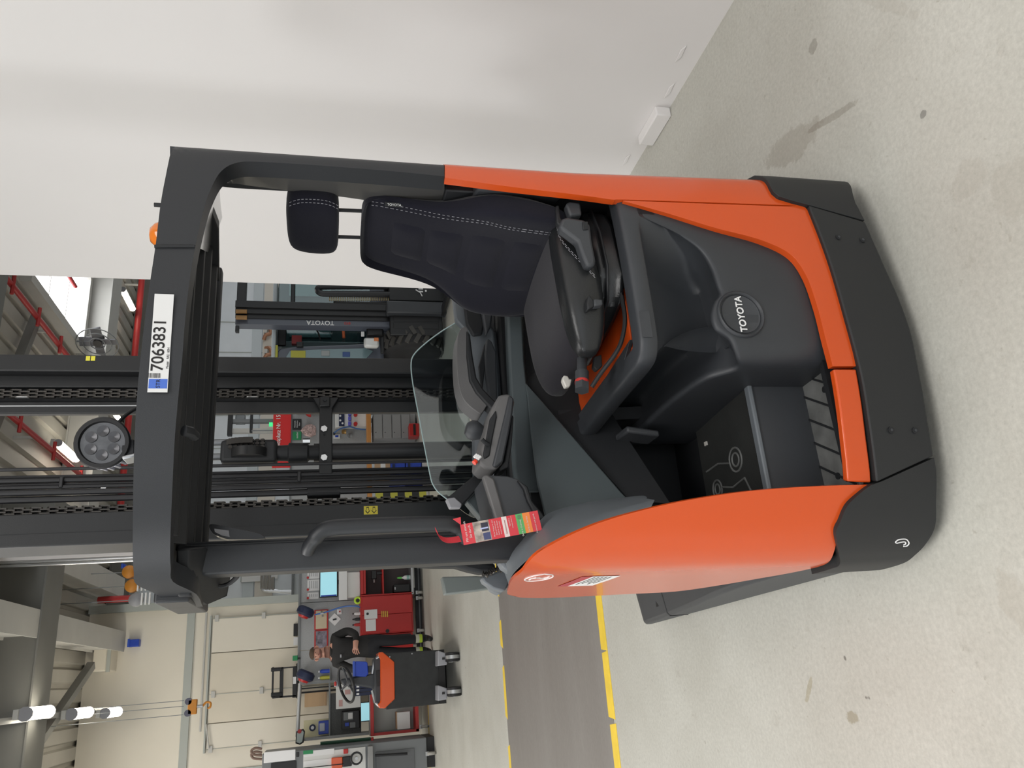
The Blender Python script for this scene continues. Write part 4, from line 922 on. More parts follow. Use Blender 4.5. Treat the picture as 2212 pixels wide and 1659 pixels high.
MB().cyl((p.x, 2.625, p.z), (p.x, 2.619, p.z), .007, n=12).obj('bolt', M_DARK, cb)
zb = zc-.02
CYL = MB().cyl((.751, 2.68, .5), (.751, 2.68, zb+.06), .0325, n=28).obj('free_lift_cylinder', M_HOSE, MST)
zt_ = lambda x, y=960: at(x, y, Y=2.66).z
MB().lathe([(.026, zt_(690)), (.026, zt_(668)), (.034, zt_(664)), (.036, zt_(625)), (.028, zt_(622)), (.026, zt_(592)), (.030, zt_(590)), (.030, zt_(575))], Matrix.Translation((.748, 2.67, 0)), 20).obj('cylinder_head', M_DARK, MST)
MB().box(.712, .79, 2.635, 2.70, zt_(600), zt_(478)).obj('pulley_yoke', M_DARK, MST, .012)
MB().cyl((.728, 2.66, zt_(540)), (.758, 2.66, zt_(540)), .062, n=28).obj('chain_pulley', M_MAST, MST)
b = MB()
for i in range(16):
    an = math.pi*(i/15)-.1; y_, z_ = 2.655-.066*math.cos(an)*.6, zt_(538)+.066*math.sin(an)
    b.box(.770, .79, y_-.006, y_+.006, z_-.009, z_+.009); 
for i in range(7):
    z_ = zt_(500)-i*.017; b.box(.758, .764, 2.628, 2.636, z_-.007, z_+.007); b.box(.770, .776, 2.628, 2.636, z_-.007, z_+.007); b.box(.782, .788, 2.628, 2.636, z_-.007, z_+.007); b.box(.755, .79, 2.632, 2.637, z_-.004, z_+.004)
tag(b.obj('pulley_chain', M_CHAIN, MST), kind='stuff')
p = at(662, 953, Y=2.64); MB().cyl(p+Vector((0, 0, -.012)), p+Vector((0, 0, .012)), .010, n=6).obj('hex_nut', M_STEEL, MST)
for xx in (.795, .745):
    MB().cyl((xx, 2.69, zt_(490)), (xx, 2.69, 2.02), .012, n=14).obj('piston_rod', mat('rod_grey', (.22, .23, .24), .35, metal=.6), MST)
for xx, yy, r in ((.702, 2.64, .0055), (.682, 2.66, .0055), (.668, 2.65, .008), (.655, 2.655, .006), (.645, 2.645, .0065), (.627, 2.64, .010), (.607, 2.65, .011)):
    MB().tube([(xx+.004, yy, .6), (xx, yy, 1.3), (xx-.002, yy, 2.0), (xx+.001, yy, Z1)], r, 10).obj('hose', M_HOSE, MST)
for z in (zt_(648), 2.36): MB().box(.64, .675, 2.635, 2.668, z-.006, z+.006).obj('hose_clip', M_HOSE, MST, .003)
z = zt_(700); MB().box(.592, .628, 2.64, 2.70, z-.055, z+.055).obj('hose_guide', M_DARK, MST, .004)
# stickers on the mast rails
p = at(801, 1102, Y=2.619)
ys = plate('arrow_sticker', p, (1, 0, 0), (0, 0, 1), .028, .046, .0006, mat('sticker_yellow', (.62, .52, .05), .5), MST)
for dz in (-.0105, .0105):
    c = p+Vector((0, -.001, dz))
    MB().prism([c+Vector(q) for q in ((-.012, 0, 0), (-.001, 0, -.009), (-.001, 0, -.004), (.011, 0, -.004), (.011, 0, .004), (-.001, 0, .004), (-.001, 0, .009))], (0, -.0004, 0)).obj('arrow', M_INK, ys)
    MB().prism([c+Vector((0, -.0005, 0))+Vector(q)*.68 for q in ((-.012, 0, 0), (-.001, 0, -.009), (-.001, 0, -.004), (.011, 0, -.004), (.011, 0, .004), (-.001, 0, .004), (-.001, 0, .009))], (0, -.0004, 0)).obj('arrow_fill', MATS['sticker_yellow'], ys)
for x in (190, 201):
    p = at(x, 774, Y=2.619); plate('yellow_sticker', p, (1, 0, 0), (0, 0, 1), .017, .013, .0008, mat('sticker_bright', (.75, .68, .06), .5), MST, .002)
# --- work light on the guard
WL = empty('work_light', at(260, 965, Y=1.9)); attach(WL, TR)
c = at(222, 957, Y=1.90); nrm = (EYE-c+Vector((.25, 0, .15))).normalized(); Mw = frame(c, nrm.cross(Vector((0, 0, 1))).normalized()*-1, (0, 0, 1))
MB().lathe([(.0, -.07), (.030, -.068), (.052, -.05), (.058, -.02), (.058, -.004)], Mw, 28).obj('housing', mat('cast_alu', (.55, .55, .60), .4, metal=.6), WL)
for i in range(7): 
    an = math.pi*(.35+.5*i/6); MB().box(-.003, .003, .040, .060, -.06, -.012, Mw @ Matrix.Rotation(an-math.pi/2+1.2, 4, 'Z')).obj('fin', MATS['cast_alu'], WL, .001)
MB().lathe([(.058, -.012), (.061, .004), (.058, .010), (.050, .010), (.048, .002), (.05, -.01)], Mw, 32).obj('rim', M_RUBBER, WL)
MB().lathe([(.0, -.006), (.049, -.006), (.049, .001), (.0, .001)], Mw, 28).obj('lens', mat('lamp_lens', (.05, .05, .055), .12, coat=1., var=.4, vscale=40), WL)
for i in range(6):
    an = i*math.pi/3; MB().lathe([(.004, .0), (.013, .003), (.013, .0042), (.0, .0015)], Mw @ Matrix.Translation((.028*math.cos(an), .028*math.sin(an), .0)), 16).obj('reflector', mat('reflector_dim', (.07, .07, .075), .25, metal=.5), WL)
slab('bracket', [(258, 950), (290, 948), (292, 982), (268, 986), (262, 972)], 1.90, .04, M_DARK, WL, .004)
slab('foot', [(262, 985), (292, 978), (292, 986), (264, 992)], 1.89, .05, M_ZINC, WL, .003)
MB().tube(catmull([at(250, 922, Y=1.93), at(262, 906, Y=1.95), at(278, 892, Y=1.97), at(296, 881, Y=1.98)], 5), .0045, 8).obj('cable', M_RUBBER, WL)
# ================================================================ background of the hall
def rng(x0, x1, y0, y1, Y):
    xm, ym = (x0+x1)/2, (y0+y1)/2
    return at(xm, y1, Y=Y).x, at(xm, y0, Y=Y).x, at(x1, ym, Y=Y).z, at(x0, ym, Y=Y).z     # X0,X1,Z0,Z1
def pb(name, x0, x1, y0, y1, Y, d, m_, parent, bevel=.004):
    a, b, c, e = rng(x0, x1, y0, y1, Y)
    return MB().box(a, b, Y, Y+d, c, e).obj(name, m_, parent, bevel)
def thing(name, label, cat, x, y, Y, group=None, z=None):
    p = at(x, y, Y=Y)
    if z is not None: p.z = z
    return tag(empty(name, p), label, cat, group)
C = lambda nm, r, g, b, ro=.5, **k: mat(nm, (r, g, b), ro, **k)
M_REDCAB = C('cabinet_red', .42, .022, .02, .4); M_NAVY = C('navy', .015, .022, .06, .5); M_PEG = C('pegboard', .33, .34, .345, .5, var=.06, vscale=60)
M_PAPER = C('paper', .70, .70, .70, .6); M_BLK = C('satin_black', .012, .012, .013, .45); M_FRAME = C('frame_grey', .17, .18, .185, .45); M_GRN = C('green', .02, .22, .08, .5)
M_WCAB = C('box_white', .62, .62, .60, .5); M_WOOD = C('bench_wood', .50, .22, .06, .55); M_DRAWER = C('drawer_grey', .27, .27, .265, .5); M_BLUEP = C('bright_blue', .02, .06, .42, .4)
M_CASTOR = C('castor_grey', .35, .34, .31, .5); M_SCREEN = C('screen_cyan', .3, .6, .7, .4, emit=(.38, .72, .80), es=.4); M_ORB = C('hook_orange', .55, .22, .03, .5)
M_YELB = C('yellow_body', .42, .40, .05, .5); M_BLUEGREY = C('blue_grey_paint', .085, .095, .12, .35); M_LENS = C('lens_clear', .6, .6, .58, .15, coat=1.)
# ---- counterbalance forklift beside the white wall
FK = thing('counterbalance_forklift', 'dark counterbalance forklift with tall mast parked behind the end of the white wall', 'forklift', 900, 690, 9.6, z=0)
Yf = 9.4
for y0, y1, Yo in ((653, 667, 0.), (668, 679.5, .03), (681, 690, .06)): pb('mast_rail', 508, 845, y0, y1, Yf+Yo, .12, M_MAST, FK)
pb('mast_side', 508, 845, 690, 703, Yf+.08, .16, M_BLUEGREY, FK)
pb('top_beam', 512, 532, 600, 653, Yf+.02, .1, M_MAST, FK)
for y0, y1 in ((666, 674), (679, 687)): 
    a, b, c, e = rng(509, 533, y0, y1, Yf-.02); MB().cyl(((a+b)/2, Yf+.02, c), ((a+b)/2, Yf+.02, e), .028, n=14).obj('guide_roller', C('roller_brown', .30, .16, .05, .5), FK)
pb('mast_bracket', 508, 516, 703, 716, Yf+.05, .06, M_MAST, FK)
t0 = at(692, 697, Y=Yf+.078)
text('lettering', 'TOYOTA', t0, (0, 0, 1), (-1, 0, 0), .085, M_WHT, FK, .002, bold=.01)
text('model_lettering', '8FD', at(750, 698, Y=Yf+.078), (0, 0, 1), (-1, 0, 0), .05, M_RED, FK, .002)
pb('carriage_post', 835, 964, 650, 676, Yf-.15, .14, M_GREY, FK, .02)
pb('carriage_plate', 842, 956, 676, 724, Yf-.05, .06, M_MAST, FK, .01)
for y0, y1 in ((680, 694), (697, 710)): pb('carriage_gap', 850, 948, y0, y1, Yf-.056, .02, M_BLK, FK)
pb('carriage_plate', 840, 972, 600, 650, Yf-.05, .08, M_MAST, FK, .01)
for i, (y0, y1) in enumerate(((622, 625), (628, 631))): pb('white_mark', 904, 914, y0, y1, Yf-.056, .02, M_WHT, FK)
pb('white_mark', 918, 922, 626, 630, Yf-.056, .02, M_WHT, FK); MB().tube([at(898, 626, Y=Yf-.06), at(908, 632, Y=Yf-.06), at(912, 640, Y=Yf-.06)], .008, 6).obj('white_mark', M_WHT, FK)
hs_ = [at(x, y, Y=Yf-.02) for x, y in ((842, 636), (720, 635), (696, 634), (687, 629), (690, 621), (720, 619), (842, 619))]
MB().tube(catmull(hs_, 4), .04, 10).obj('hose_loop', M_HOSE, FK)
b = MB()
for y in (616, 645):
    for i in range(34):
        p = at(712+i*3.85, y, Y=Yf); b.box(p.x-.028, p.x+.028, Yf, Yf+.02, p.z-.006, p.z+.006)
tag(b.obj('mast_chain', C('chain_brass', .30, .24, .13, .45, metal=.5), FK), kind='stuff')
pb('lower_hoses', 720, 842, 650, 658, Yf+.02, .05, M_BLK, FK, .02)
# cab
pb('cab_roof', 588, 597, 600, 775, 9.7, 1.3, C('cab_roof_pale', .45, .50, .53, .5), FK, .02)
pb('roof_edge', 595, 600, 745, 775, 9.68, .05, M_YELB, FK)
pb('cab_window', 602, 800, 606, 690, 9.9, .02, M_CABGLASS, FK); pb('cab_window', 605, 790, 703, 738, 9.95, .02, M_CABGLASS, FK)
pb('cab_rear', 600, 845, 600, 752, 11.0, .05, C('cab_interior', .05, .075, .08, .6), FK)
for y0, y1, m_ in ((612, 640, C('far_window', .30, .42, .42, .5)), (700, 728, C('far_window2', .12, .19, .20, .5))): pb('rear_window', 625, 715, y0, y1, 10.97, .03, m_, FK)
pb('cab_pillar', 628, 637, 600, 692, 9.85, .06, M_BLK, FK, .01); pb('cab_pillar', 600, 618, 703, 745, 9.85, .06, M_BLK, FK, .01)
pb('red_box', 630, 652, 724, 742, 9.8, .08, C('dull_red', .22, .03, .03, .5), FK); pb('work_lamp', 640, 655, 738, 748, 9.7, .06, M_BLK, FK, .01)
MB().tube([at(740, 700, Y=9.9), at(742, 716, Y=9.9), at(743, 730, Y=9.9)], .02, 8).obj('seat_belt', C('belt_orange', .6, .15, .06, .6), FK)
MB().tube([at(680, 706, Y=9.85), at(688, 720, Y=9.85), at(692, 735, Y=9.85)], .012, 6).obj('wiper', M_BLK, FK)
slab('hood', [(597, 760), (606, 752), (640, 748), (720, 745), (790, 742), (822, 738), (830, 760), (830, 790), (600, 790)], 9.75, 1.2, M_BLUEGREY, FK, .02)
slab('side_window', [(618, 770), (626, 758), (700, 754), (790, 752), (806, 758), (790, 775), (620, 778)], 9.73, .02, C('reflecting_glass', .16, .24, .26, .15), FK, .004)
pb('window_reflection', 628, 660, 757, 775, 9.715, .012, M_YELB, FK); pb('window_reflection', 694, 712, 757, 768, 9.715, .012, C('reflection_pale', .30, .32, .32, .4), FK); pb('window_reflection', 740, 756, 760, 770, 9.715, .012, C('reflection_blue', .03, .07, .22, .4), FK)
pb('head_lamp', 786, 819, 728, 748, 9.5, .1, M_LENS, FK, .03); pb('turn_lamp', 808, 818, 729, 736, 9.49, .02, C('turn_amber', .6, .18, .05, .3), FK)
pb('lamp_bracket', 792, 828, 700, 724, 9.55, .1, M_BLK, FK, .02); pb('square_mark', 780, 787, 716, 726, 9.54, .02, M_PAPER, FK)
pb('lamp_arm', 822, 830, 716, 762, 9.6, .05, M_BLK, FK, .01)
tc_ = at(905, 745, Y=9.7); R_ = .40
def tyre(name, c, R, w, parent, lug=True):
    prof = [(R*.50, -w*.42), (R*.62, -w*.5), (R*.85, -w*.5), (R*.97, -w*.42), (R, -w*.3), (R, w*.3), (R*.97, w*.42), (R*.85, w*.5), (R*.62, w*.5), (R*.50, w*.42)]
    M_ = Matrix.Translation(c) @ Matrix.Rotation(math.pi/2, 4, 'Y')
    o = MB().lathe(prof, M_, 36).obj(name, M_RUBBER, parent)
    MB().lathe([(.0, -w*.30), (R*.45, -w*.30), (R*.52, -w*.42), (R*.52, w*.3), (0, w*.3)], M_, 24).obj('rim', M_GREY, o)
    if lug:
        b = MB()
        for i in range(22):
            an = 2*math.pi*i/22
            for s_ in (-1, 1):
                Mi = M_ @ Matrix.Rotation(an+.14*s_*.5, 4, 'Z') @ Matrix.Translation((R, 0, s_*w*.22)) @ Matrix.Rotation(.5*s_, 4, 'X')
                b.box(-.01, .018, -.028, .028, -w*.24, w*.24, Mi)
        b.obj('tread', C('tread_rubber', .06, .057, .052, .7), o)
    return o
tyre('front_tyre', Vector((tc_.x, 9.75, R_+.02)), R_, .26, FK)
tyre('front_tyre', Vector((tc_.x+1.05, 9.75, R_+.02)), R_, .26, FK)
MB().box(tc_.x-.1, tc_.x+1.2, 10.2, 11.9, .25, 1.1).obj('body', M_BLUEGREY, FK, .05)
tyre('rear_tyre', Vector((tc_.x+.05, 11.6, .27)), .27, .2, FK, False); tyre('rear_tyre', Vector((tc_.x+1.0, 11.6, .27)), .27, .2, FK, False)
for xx in (.25, .75): MB().box(tc_.x+xx, tc_.x+xx+.12, 8.5, 9.3, .03, .07).obj('fork', M_MAST, FK, .005)
# pipes on the pale wall behind the forklift
for i, (x, y) in enumerate(((574, 708), (575, 752))):
    po = thing('pipe_loop', ['upper bent copper pipe loop on the pale wall beside the mast', 'lower bent copper pipe loop on the pale wall near the mast rail'][i], 'pipe', x, y+8, 15.9)
    MB().tube(catmull([at(x-2, y, Y=15.9), at(x+8, y, Y=15.85), at(x+10, y+12, Y=15.85), at(x, y+16, Y=15.85), at(x-4, y+26, Y=15.9)], 5), .04, 8).obj('tube', C('copper', .40, .20, .12, .4, metal=.4), po)
    MB().box(at(x, y+8, Y=15.9).x-.05, at(x, y+8, Y=15.9).x+.05, 15.85, 16.0, at(x, y+8, Y=15.9).z-.03, at(x, y+8, Y=15.9).z+.03).obj('clamp', M_BEAML, po)
# ---- workplace 15, seen through the mast
S15 = thing('workplace_sign', 'red sign lettered platz Nr. 15 seen through the mast', 'sign', 608, 940, 13.5)
pb('panel', 589, 628, 892, 1010, 13.5, .03, C('sign_red', .62, .02, .02, .5), S15)
text('lettering', '15', at(602, 896, Y=13.49), (1, 0, 0), (0, 0, 1), .098, M_WHT, S15, .002, align='RIGHT', bold=.008, width=.95)
text('lettering', 'Nr.', at(602, 911, Y=13.49), (1, 0, 0), (0, 0, 1), .098, M_WHT, S15, .002, align='RIGHT', bold=.008, width=.95)
text('lettering', 'Arbeitsplatz', at(602, 929, Y=13.49), (1, 0, 0), (0, 0, 1), .098, M_WHT, S15, .002, align='RIGHT', bold=.008, width=.95)
MB().cyl(at(589, 930, Y=13.53), at(589, 930, Y=13.53)+Vector((0, 0, .35)), .012, n=8).obj('hanger', M_FRAME, S15)
P15 = thing('pegboard', 'grey pegboard below the red sign, seen through the mast', 'pegboard', 680, 930, 13.55); pb('board', 628, 800, 870, 1120, 13.55, .04, M_PEG, P15)
pb('frame', 626, 630, 870, 1120, 13.53, .05, M_FRAME, P15)
a, b, c, e = rng(640, 820, 888, 892, 13.5); MB().box(a, b, 13.5, 13.6, 0, e).obj('upright', M_FRAME, P15); a, b, c, e = rng(640, 820, 1116, 1120, 13.5); MB().box(a, b, 13.5, 13.6, 0, e).obj('upright', M_FRAME, P15)
o = thing('notice_sign', 'small black notice with three white text lines on the pegboard', 'sign', 642, 917, 13.5); pb('plate', 632, 651, 905, 928, 13.52, .02, M_BLK, o)
for i, s_ in enumerate(('Ersatzteile', 'Dichtsätze', 'Filter')): text('lettering', s_, at(637+i*5, 916, Y=13.515), (1, 0, 0), (0, 0, 1), .03, M_WHT, o, .001)
o = thing('green_sign', 'small green sign under the black notice on the pegboard', 'sign', 642, 940, 13.5); pb('plate', 632, 651, 932, 950, 13.52, .02, M_GRN, o); text('lettering', 'sauber', at(642, 940, Y=13.515), (1, 0, 0), (0, 0, 1), .045, M_WHT, o, .001)
o = thing('parts_bag', 'clear bag of red and white small parts hanging on the pegboard', 'bag', 668, 930, 13.45)
MB().lathe([(.0, -.12), (.08, -.11), (.12, -.03), (.10, .06), (.04, .12), (.01, .14)], Matrix.Translation(at(668, 930, Y=13.43)) @ Matrix.Diagonal((1, .4, 1, 1)), 16).obj('pouch', C('bag_mix', .42, .30, .28, .4, var=.6, vscale=40), o)
MB().cyl(at(654, 930, Y=13.5), at(650, 930, Y=13.55), .01, n=6).obj('hanger', M_ZINC, o)
o = thing('safety_helmet', 'red and white cap on the upper edge of the pegboard', 'cap', 664, 890, 13.5); MB().lathe([(.1, -.03), (.1, 0), (.07, .05), (.0, .07)], Matrix.Translation(at(668, 889, Y=13.39)), 16).obj('shell', M_REDCAB, o); MB().box(*[v+d for v, d in zip((at(668, 889, Y=13.4).x,)*2, (-.03, .03))], 13.36, 13.40, at(668, 889, Y=13.4).z-.02, at(668, 889, Y=13.4).z+.02).obj('badge', M_WHT, o); q_ = at(668, 889, Y=13.39); MB().cyl((q_.x, 13.39, q_.z+.06), (q_.x, 13.56, q_.z+.06), .008, n=8).obj('hook', M_ZINC, o)
BN = thing('workbench', 'wooden topped workbench behind the mast', 'workbench', 800, 920, 13.2, z=0)
pb('top', 794, 803, 870, 1120, 13.0, .34, M_WOOD, BN)
DR = thing('drawer_unit', 'light grey drawer unit under the wooden workbench', 'drawer unit', 845, 920, 13.1, z=0)
a, b, c, e = rng(806, 900, 893, 948, 13.05); MB().box(a, b, 13.05, 13.5, .03, e).obj('body', M_DRAWER, DR, .006)
for i in range(4): pb('drawer', 808+i*20, 826+i*20, 895, 946, 13.02, .04, M_DRAWER, DR, .008); 
for i in range(4):
    p = at(812+i*20, 934, Y=13.01); MB().cyl(p, p+Vector((0, .02, 0)), .008, n=8).obj('lock', M_BLK, DR)
for y in (875, 1118):
    a, b, c, e = rng(803, 900, y-3, y+3, 13.1); MB().box(a, b, 13.05, 13.5, 0, e).obj('leg', M_FRAME, BN)
o = thing('tool_box', 'small red metal box on the floor right of the drawer unit', 'box', 892, 930, 12.9, z=0); a, b, c, e = rng(884, 902, 918, 946, 12.9); MB().box(a, b, 12.8, 13.0, 0, .17).obj('body', M_REDCAB, o, .01); MB().box(a+.02, b-.02, 12.79, 12.81, .06, .1).obj('latch', M_BLK, o)
o = thing('test_station', 'white electrical test panel with blue and red sockets on the workbench', 'panel', 750, 905, 13.4)
pb('housing', 724, 795, 884, 922, 13.35, .12, M_WCAB, o, .01); pb('label_plate', 732, 744, 890, 920, 13.33, .03, M_NAVY, o)
for i, y in enumerate((893, 903, 914)): pb('blue_socket', 752, 759, y-4, y+4, 13.30, .06, C('socket_blue', .10, .10, .5, .4), o, .01)
for y in (895, 915):
    p = at(768, y, Y=13.3); MB().cyl(p, p+Vector((0, .06, 0)), .035, n=12).obj('red_socket', M_REDCAB, o)
for x, y in ((735, 898), (735, 908), (740, 914)): p = at(x, y, Y=13.32); MB().cyl(p, p+Vector((0, .02, 0)), .018, n=10).obj('gauge', M_PAPER, o)
for k_, (nm, y, x, m_) in enumerate((('brass', 933, 744, C('brass', .35, .22, .08, .4, metal=.6)), ('dark steel', 941, 757, M_FRAME))):
    o = thing('pipe_fitting', '%s pipe fitting hung on the pegboard beside the test panel' % nm, 'fitting', x, y, 13.42, 'fittings beside the test panel'); p = at(x, y, Y=13.46)
    MB().lathe([(.045, -.03), (.035, 0), (.045, .03), (.02, .05)], Matrix.Translation(p), 12).obj('body', m_, o); MB().cyl(p, p+Vector((0, .085, 0)), .01, n=8).obj('peg', M_ZINC, o)
o = thing('test_cable', 'thin blue cable looped below the test panel', 'cable', 740, 926, 13.33); MB().tube(catmull([at(722, 935, Y=13.42), at(735, 926, Y=13.33), at(755, 922, Y=13.33), at(772, 926, Y=13.33), at(790, 928, Y=13.33)], 5), .012, 6).obj('wire', C('cable_blue', .05, .12, .3, .4), o); p = at(722, 935, Y=13.42); MB().cyl(p, p+Vector((0, .13, 0)), .02, n=8).obj('plug', M_BLK, o)
o = thing('wall_socket', 'small white socket box on the pegboard left of the pipe fittings', 'socket', 728, 942, 13.5); pb('box', 720, 735, 938, 946, 13.5, .05, M_WCAB, o); pb('insert', 724, 731, 940, 944, 13.49, .02, M_BLUEP, o)
# grey mast truck behind workplace
GM = thing('stacker_truck', 'light grey pedestrian stacker mast standing behind the red sign', 'stacker', 540, 905, 14.5, z=0)
for y0, y1 in ((885, 892), (905, 912), (925, 934)):
    a, b, c, e = rng(498, 640, y0, y1, 14.4); MB().box(a, b, 14.4, 14.5, 0, e).obj('mast_rail', M_FRAME if y0 < 920 else M_BEAML, GM)
pb('cross_head', 492, 502, 870, 940, 14.35, .1, M_BLK, GM); pb('cross_bar', 540, 546, 880, 934, 14.38, .06, M_BLK, GM)
pb('hydraulic_tank', 508, 530, 895, 915, 14.45, .1, C('smoky', .25, .27, .28, .3), GM, .02)
for x, y in ((582, 889), (585, 916)): pb('green_lamp', x-4, x+4, y-4, y+4, 14.3, .05, C('lamp_green', .05, .5, .15, .4, emit=(.05, .6, .2), es=.8), GM)
# blue crates low behind the hoses
CR = None
for i, (x0, x1, y0, y1) in enumerate(((838, 880, 990, 1045), (882, 930, 985, 1050))):
    o = thing('storage_crate', ['upper blue plastic crate stacked behind the mast hoses', 'lower blue plastic crate on the floor behind the mast hoses'][i], 'crate', x0, y0, 12.6, 'blue crates behind the hoses')
    a, b, c, e = rng(x0, x1, y0, y1, 12.6)
    zf, zt2 = ((.27, .52) if i == 0 else (0, .265))
    MB().box(a, b, 12.6, 12.98, zf, zf+.02).box(a, a+.02, 12.6, 12.98, zf, zt2).box(b-.02, b, 12.6, 12.98, zf, zt2).box(a, b, 12.6, 12.62, zf, zt2).box(a, b, 12.96, 12.98, zf, zt2).obj('shell', M_BLUEP, o, .006); MB().box(a+.1, b-.1, 12.585, 12.6, zt2-.07, zt2-.03).obj('handle', M_NAVY, o)
o = thing('carton', 'small brown carton standing on the blue crates', 'carton', 815, 1010, 12.7); a, b, c, e = rng(800, 838, 990, 1030, 12.6); MB().box(a, b, 12.65, 12.95, .52, .76).obj('box', C('carton_tan', .42, .28, .17, .6), o, .004); MB().box(a+.05, b-.05, 12.645, 12.65, .6, .68).obj('label', M_PAPER, o)
o = thing('hazard_rail', 'yellow and black hazard striped guard rail behind the glass', 'guard rail', 900, 1060, 11.8, z=0)
a, b, c, e = rng(850, 950, 1052, 1075, 11.8)
for i in range(7): MB().box(a, b, 11.8, 11.9, .05+i*.11, .16+i*.11).obj('stripe_block', M_YELB if i % 2 == 0 else M_BLK, o)
# ---- left row of workplaces against the cream wall
Yw = 13.5
PL = thing('pegboard', 'long grey pegboard wall above the red cabinets', 'pegboard', 715, 1350, Yw)
for y0, y1 in ((1200, 1298), (1299, 1400), (1401, 1470)): pb('board', 648, 790, y0, y1, Yw, .03, M_PEG, PL)
pb('top_rail', 644, 649, 1200, 1470, Yw-.02, .06, M_FRAME, PL)
for y in (1202, 1297, 1399):
    a, b, c, e = rng(648, 900, y-2, y+2, Yw+.04); MB().box(a, b, Yw+.03, Yw+.08, 0, e).obj('upright', M_FRAME, PL)
MO = thing('monitor', 'flat monitor with a pale blue screen on the left workplace', 'monitor', 712, 1258, 13.3)
pb('housing', 690, 730, 1226, 1290, 13.3, .05, M_BLK, MO, .006); pb('screen', 692, 727.5, 1228, 1288, 13.294, .008, M_SCREEN, MO, .001); pb('side_bar', 693, 727, 1285, 1288, 13.29, .006, M_BLUEP, MO); pb('stand', 728, 740, 1252, 1262, 13.32, .03, M_BLK, MO)
for i, (x0, x1, y0, y1, s_) in enumerate(((664, 690, 1228, 1250, 'printed list'), (664, 692, 1252, 1276, 'form sheet'), (664, 688, 1280, 1294, 'narrow sheet'))):
    o = thing('paper_sheet', 'white %s pinned above the monitor' % s_, 'paper', x0, y0, Yw-.01); pb('sheet', x0, x1, y0, y1, Yw-.006, .004, M_PAPER, o, 0); p = at(x0+1, y1-2, Y=Yw-.01); MB().cyl(p, p+Vector((0, -.015, 0)), .02, n=10).obj('magnet', M_REDCAB, o)
    for j in range(5): pb('print_line', x0+4+4*j, x0+5+4*j, y0+3, y1-5, Yw-.008, .002, M_FRAME, o, 0)
PR = thing('printer', 'white box printer standing on the red cabinet beside the monitor', 'printer', 755, 1265, 13.2)
pb('body', 740, 778, 1236, 1290, 13.13, .15, M_WCAB, PR, .01); pb('paper_tray', 732, 750, 1228, 1296, 13.10, .03, M_PAPER, PR); pb('dark_slot', 760, 776, 1240, 1284, 13.14, .02, M_BLK, PR)
o = thing('tape_roll', 'neon yellow roll on top of the red cabinet', 'roll', 773, 1297, 13.1); c = at(773, 1297, Y=13.1); MB().tube([(c.x+.045*math.cos(a_*.5236), 13.1, c.z+.045*math.sin(a_*.5236)) for a_ in range(12)], .018, 8, closed=True).obj('band', C('neon', .5, .75, .05, .4), o); MB().cyl((c.x, 13.09, c.z), (c.x, 13.11, c.z), .03, n=12).obj('core', M_BLK, o)
Yc = 13.05
RC = thing('shelf_cabinet', 'red open shelf cabinet with dark interior below the monitor', 'cabinet', 890, 1255, Yc, z=0)
pb('back', 780, 892, 1215, 1284, Yc+.4, .02, C('cab_inner', .05, .035, .035, .6), RC)
pb('top', 779, 785, 1215, 1284, Yc, .42, M_REDCAB, RC); pb('floor', 888, 893, 1215, 1284, Yc, .42, M_ZINC, RC); pb('shelf', 826, 829, 1215, 1284, Yc+.02, .38, M_REDCAB, RC); pb('side', 779, 893, 1282, 1285, Yc, .42, M_REDCAB, RC); pb('inner_side', 785, 790, 1215, 1283, Yc+.01, .3, M_REDCAB, RC)
o = thing('spray_bottle', 'white spray bottle with green top in the red shelf cabinet', 'bottle', 880, 1247, Yc+.1); p = at(888, 1247, Y=Yc+.15); MB().lathe([(.035, 0), (.036, .08), (.033, .11), (.014, .14), (.014, .16)], Matrix.Translation(p), 14).obj('bottle', M_WHT, o); MB().lathe([(.018, .155), (.018, .19), (.008, .23)], Matrix.Translation(p), 10).obj('trigger', C('neon_green', .15, .6, .1, .4), o); MB().lathe([(.0365, .03), (.0365, .075)], Matrix.Translation(p), 14).obj('label', C('label_teal', .3, .5, .45, .5), o)
o = thing('black_case', 'black case in the lower shelf of the red cabinet', 'case', 875, 1270, Yc+.1); pb('case', 850, 886, 1262, 1279, Yc+.1, .22, M_BLK, o, .01); pb('latch', 852, 855, 1268, 1274, Yc+.09, .02, M_ZINC, o)
o = thing('power_drill', 'black cordless drill lying in the upper shelf of the red cabinet', 'drill', 812, 1240, Yc+.1); pb('motor', 802, 814, 1232, 1250, Yc+.1, .08, M_BLK, o, .01); pb('grip', 812, 826, 1235, 1241, Yc+.11, .05, M_BLK, o, .01); p = at(808, 1252, Y=Yc+.14); MB().cyl(p, p+Vector((-.05, 0, 0)), .015, n=8).obj('chuck', M_ZINC, o)
DC = thing('door_cabinet', 'red tool cabinet with closed doors, papers and yellow marks', 'cabinet', 893, 1325, Yc, z=0)
a, b, c, e = rng(779, 893, 1285, 1368, Yc-.03); MB().box(a, b, Yc, Yc+.42, c, e).obj('body', M_REDCAB, DC, .006)
pb('door', 782, 890, 1287, 1326, Yc-.025, .03, M_REDCAB, DC, .004); pb('door', 782, 890, 1327, 1366, Yc-.025, .03, M_REDCAB, DC, .004)
pb('paper_note', 787, 815, 1317, 1337, Yc-.032, .006, M_PAPER, DC, 0); pb('paper_note', 790, 812, 1338, 1363, Yc-.032, .006, M_PAPER, DC, 0); p = at(794, 1326, Y=Yc-.04); MB().cyl(p, p+Vector((0, .02, 0)), .02, n=10).obj('magnet', M_BLK, DC)
for i in range(4): pb('yellow_mark', 824+4*i, 826+4*i, 1320, 1333, Yc-.03, .006, C('mark_yellow', .6, .4, .05, .5), DC, 0)
p = at(837, 1363, Y=Yc-.04); MB().cyl(p, p+Vector((0, .03, 0)), .03, n=12).obj('lock', M_BLK, DC)
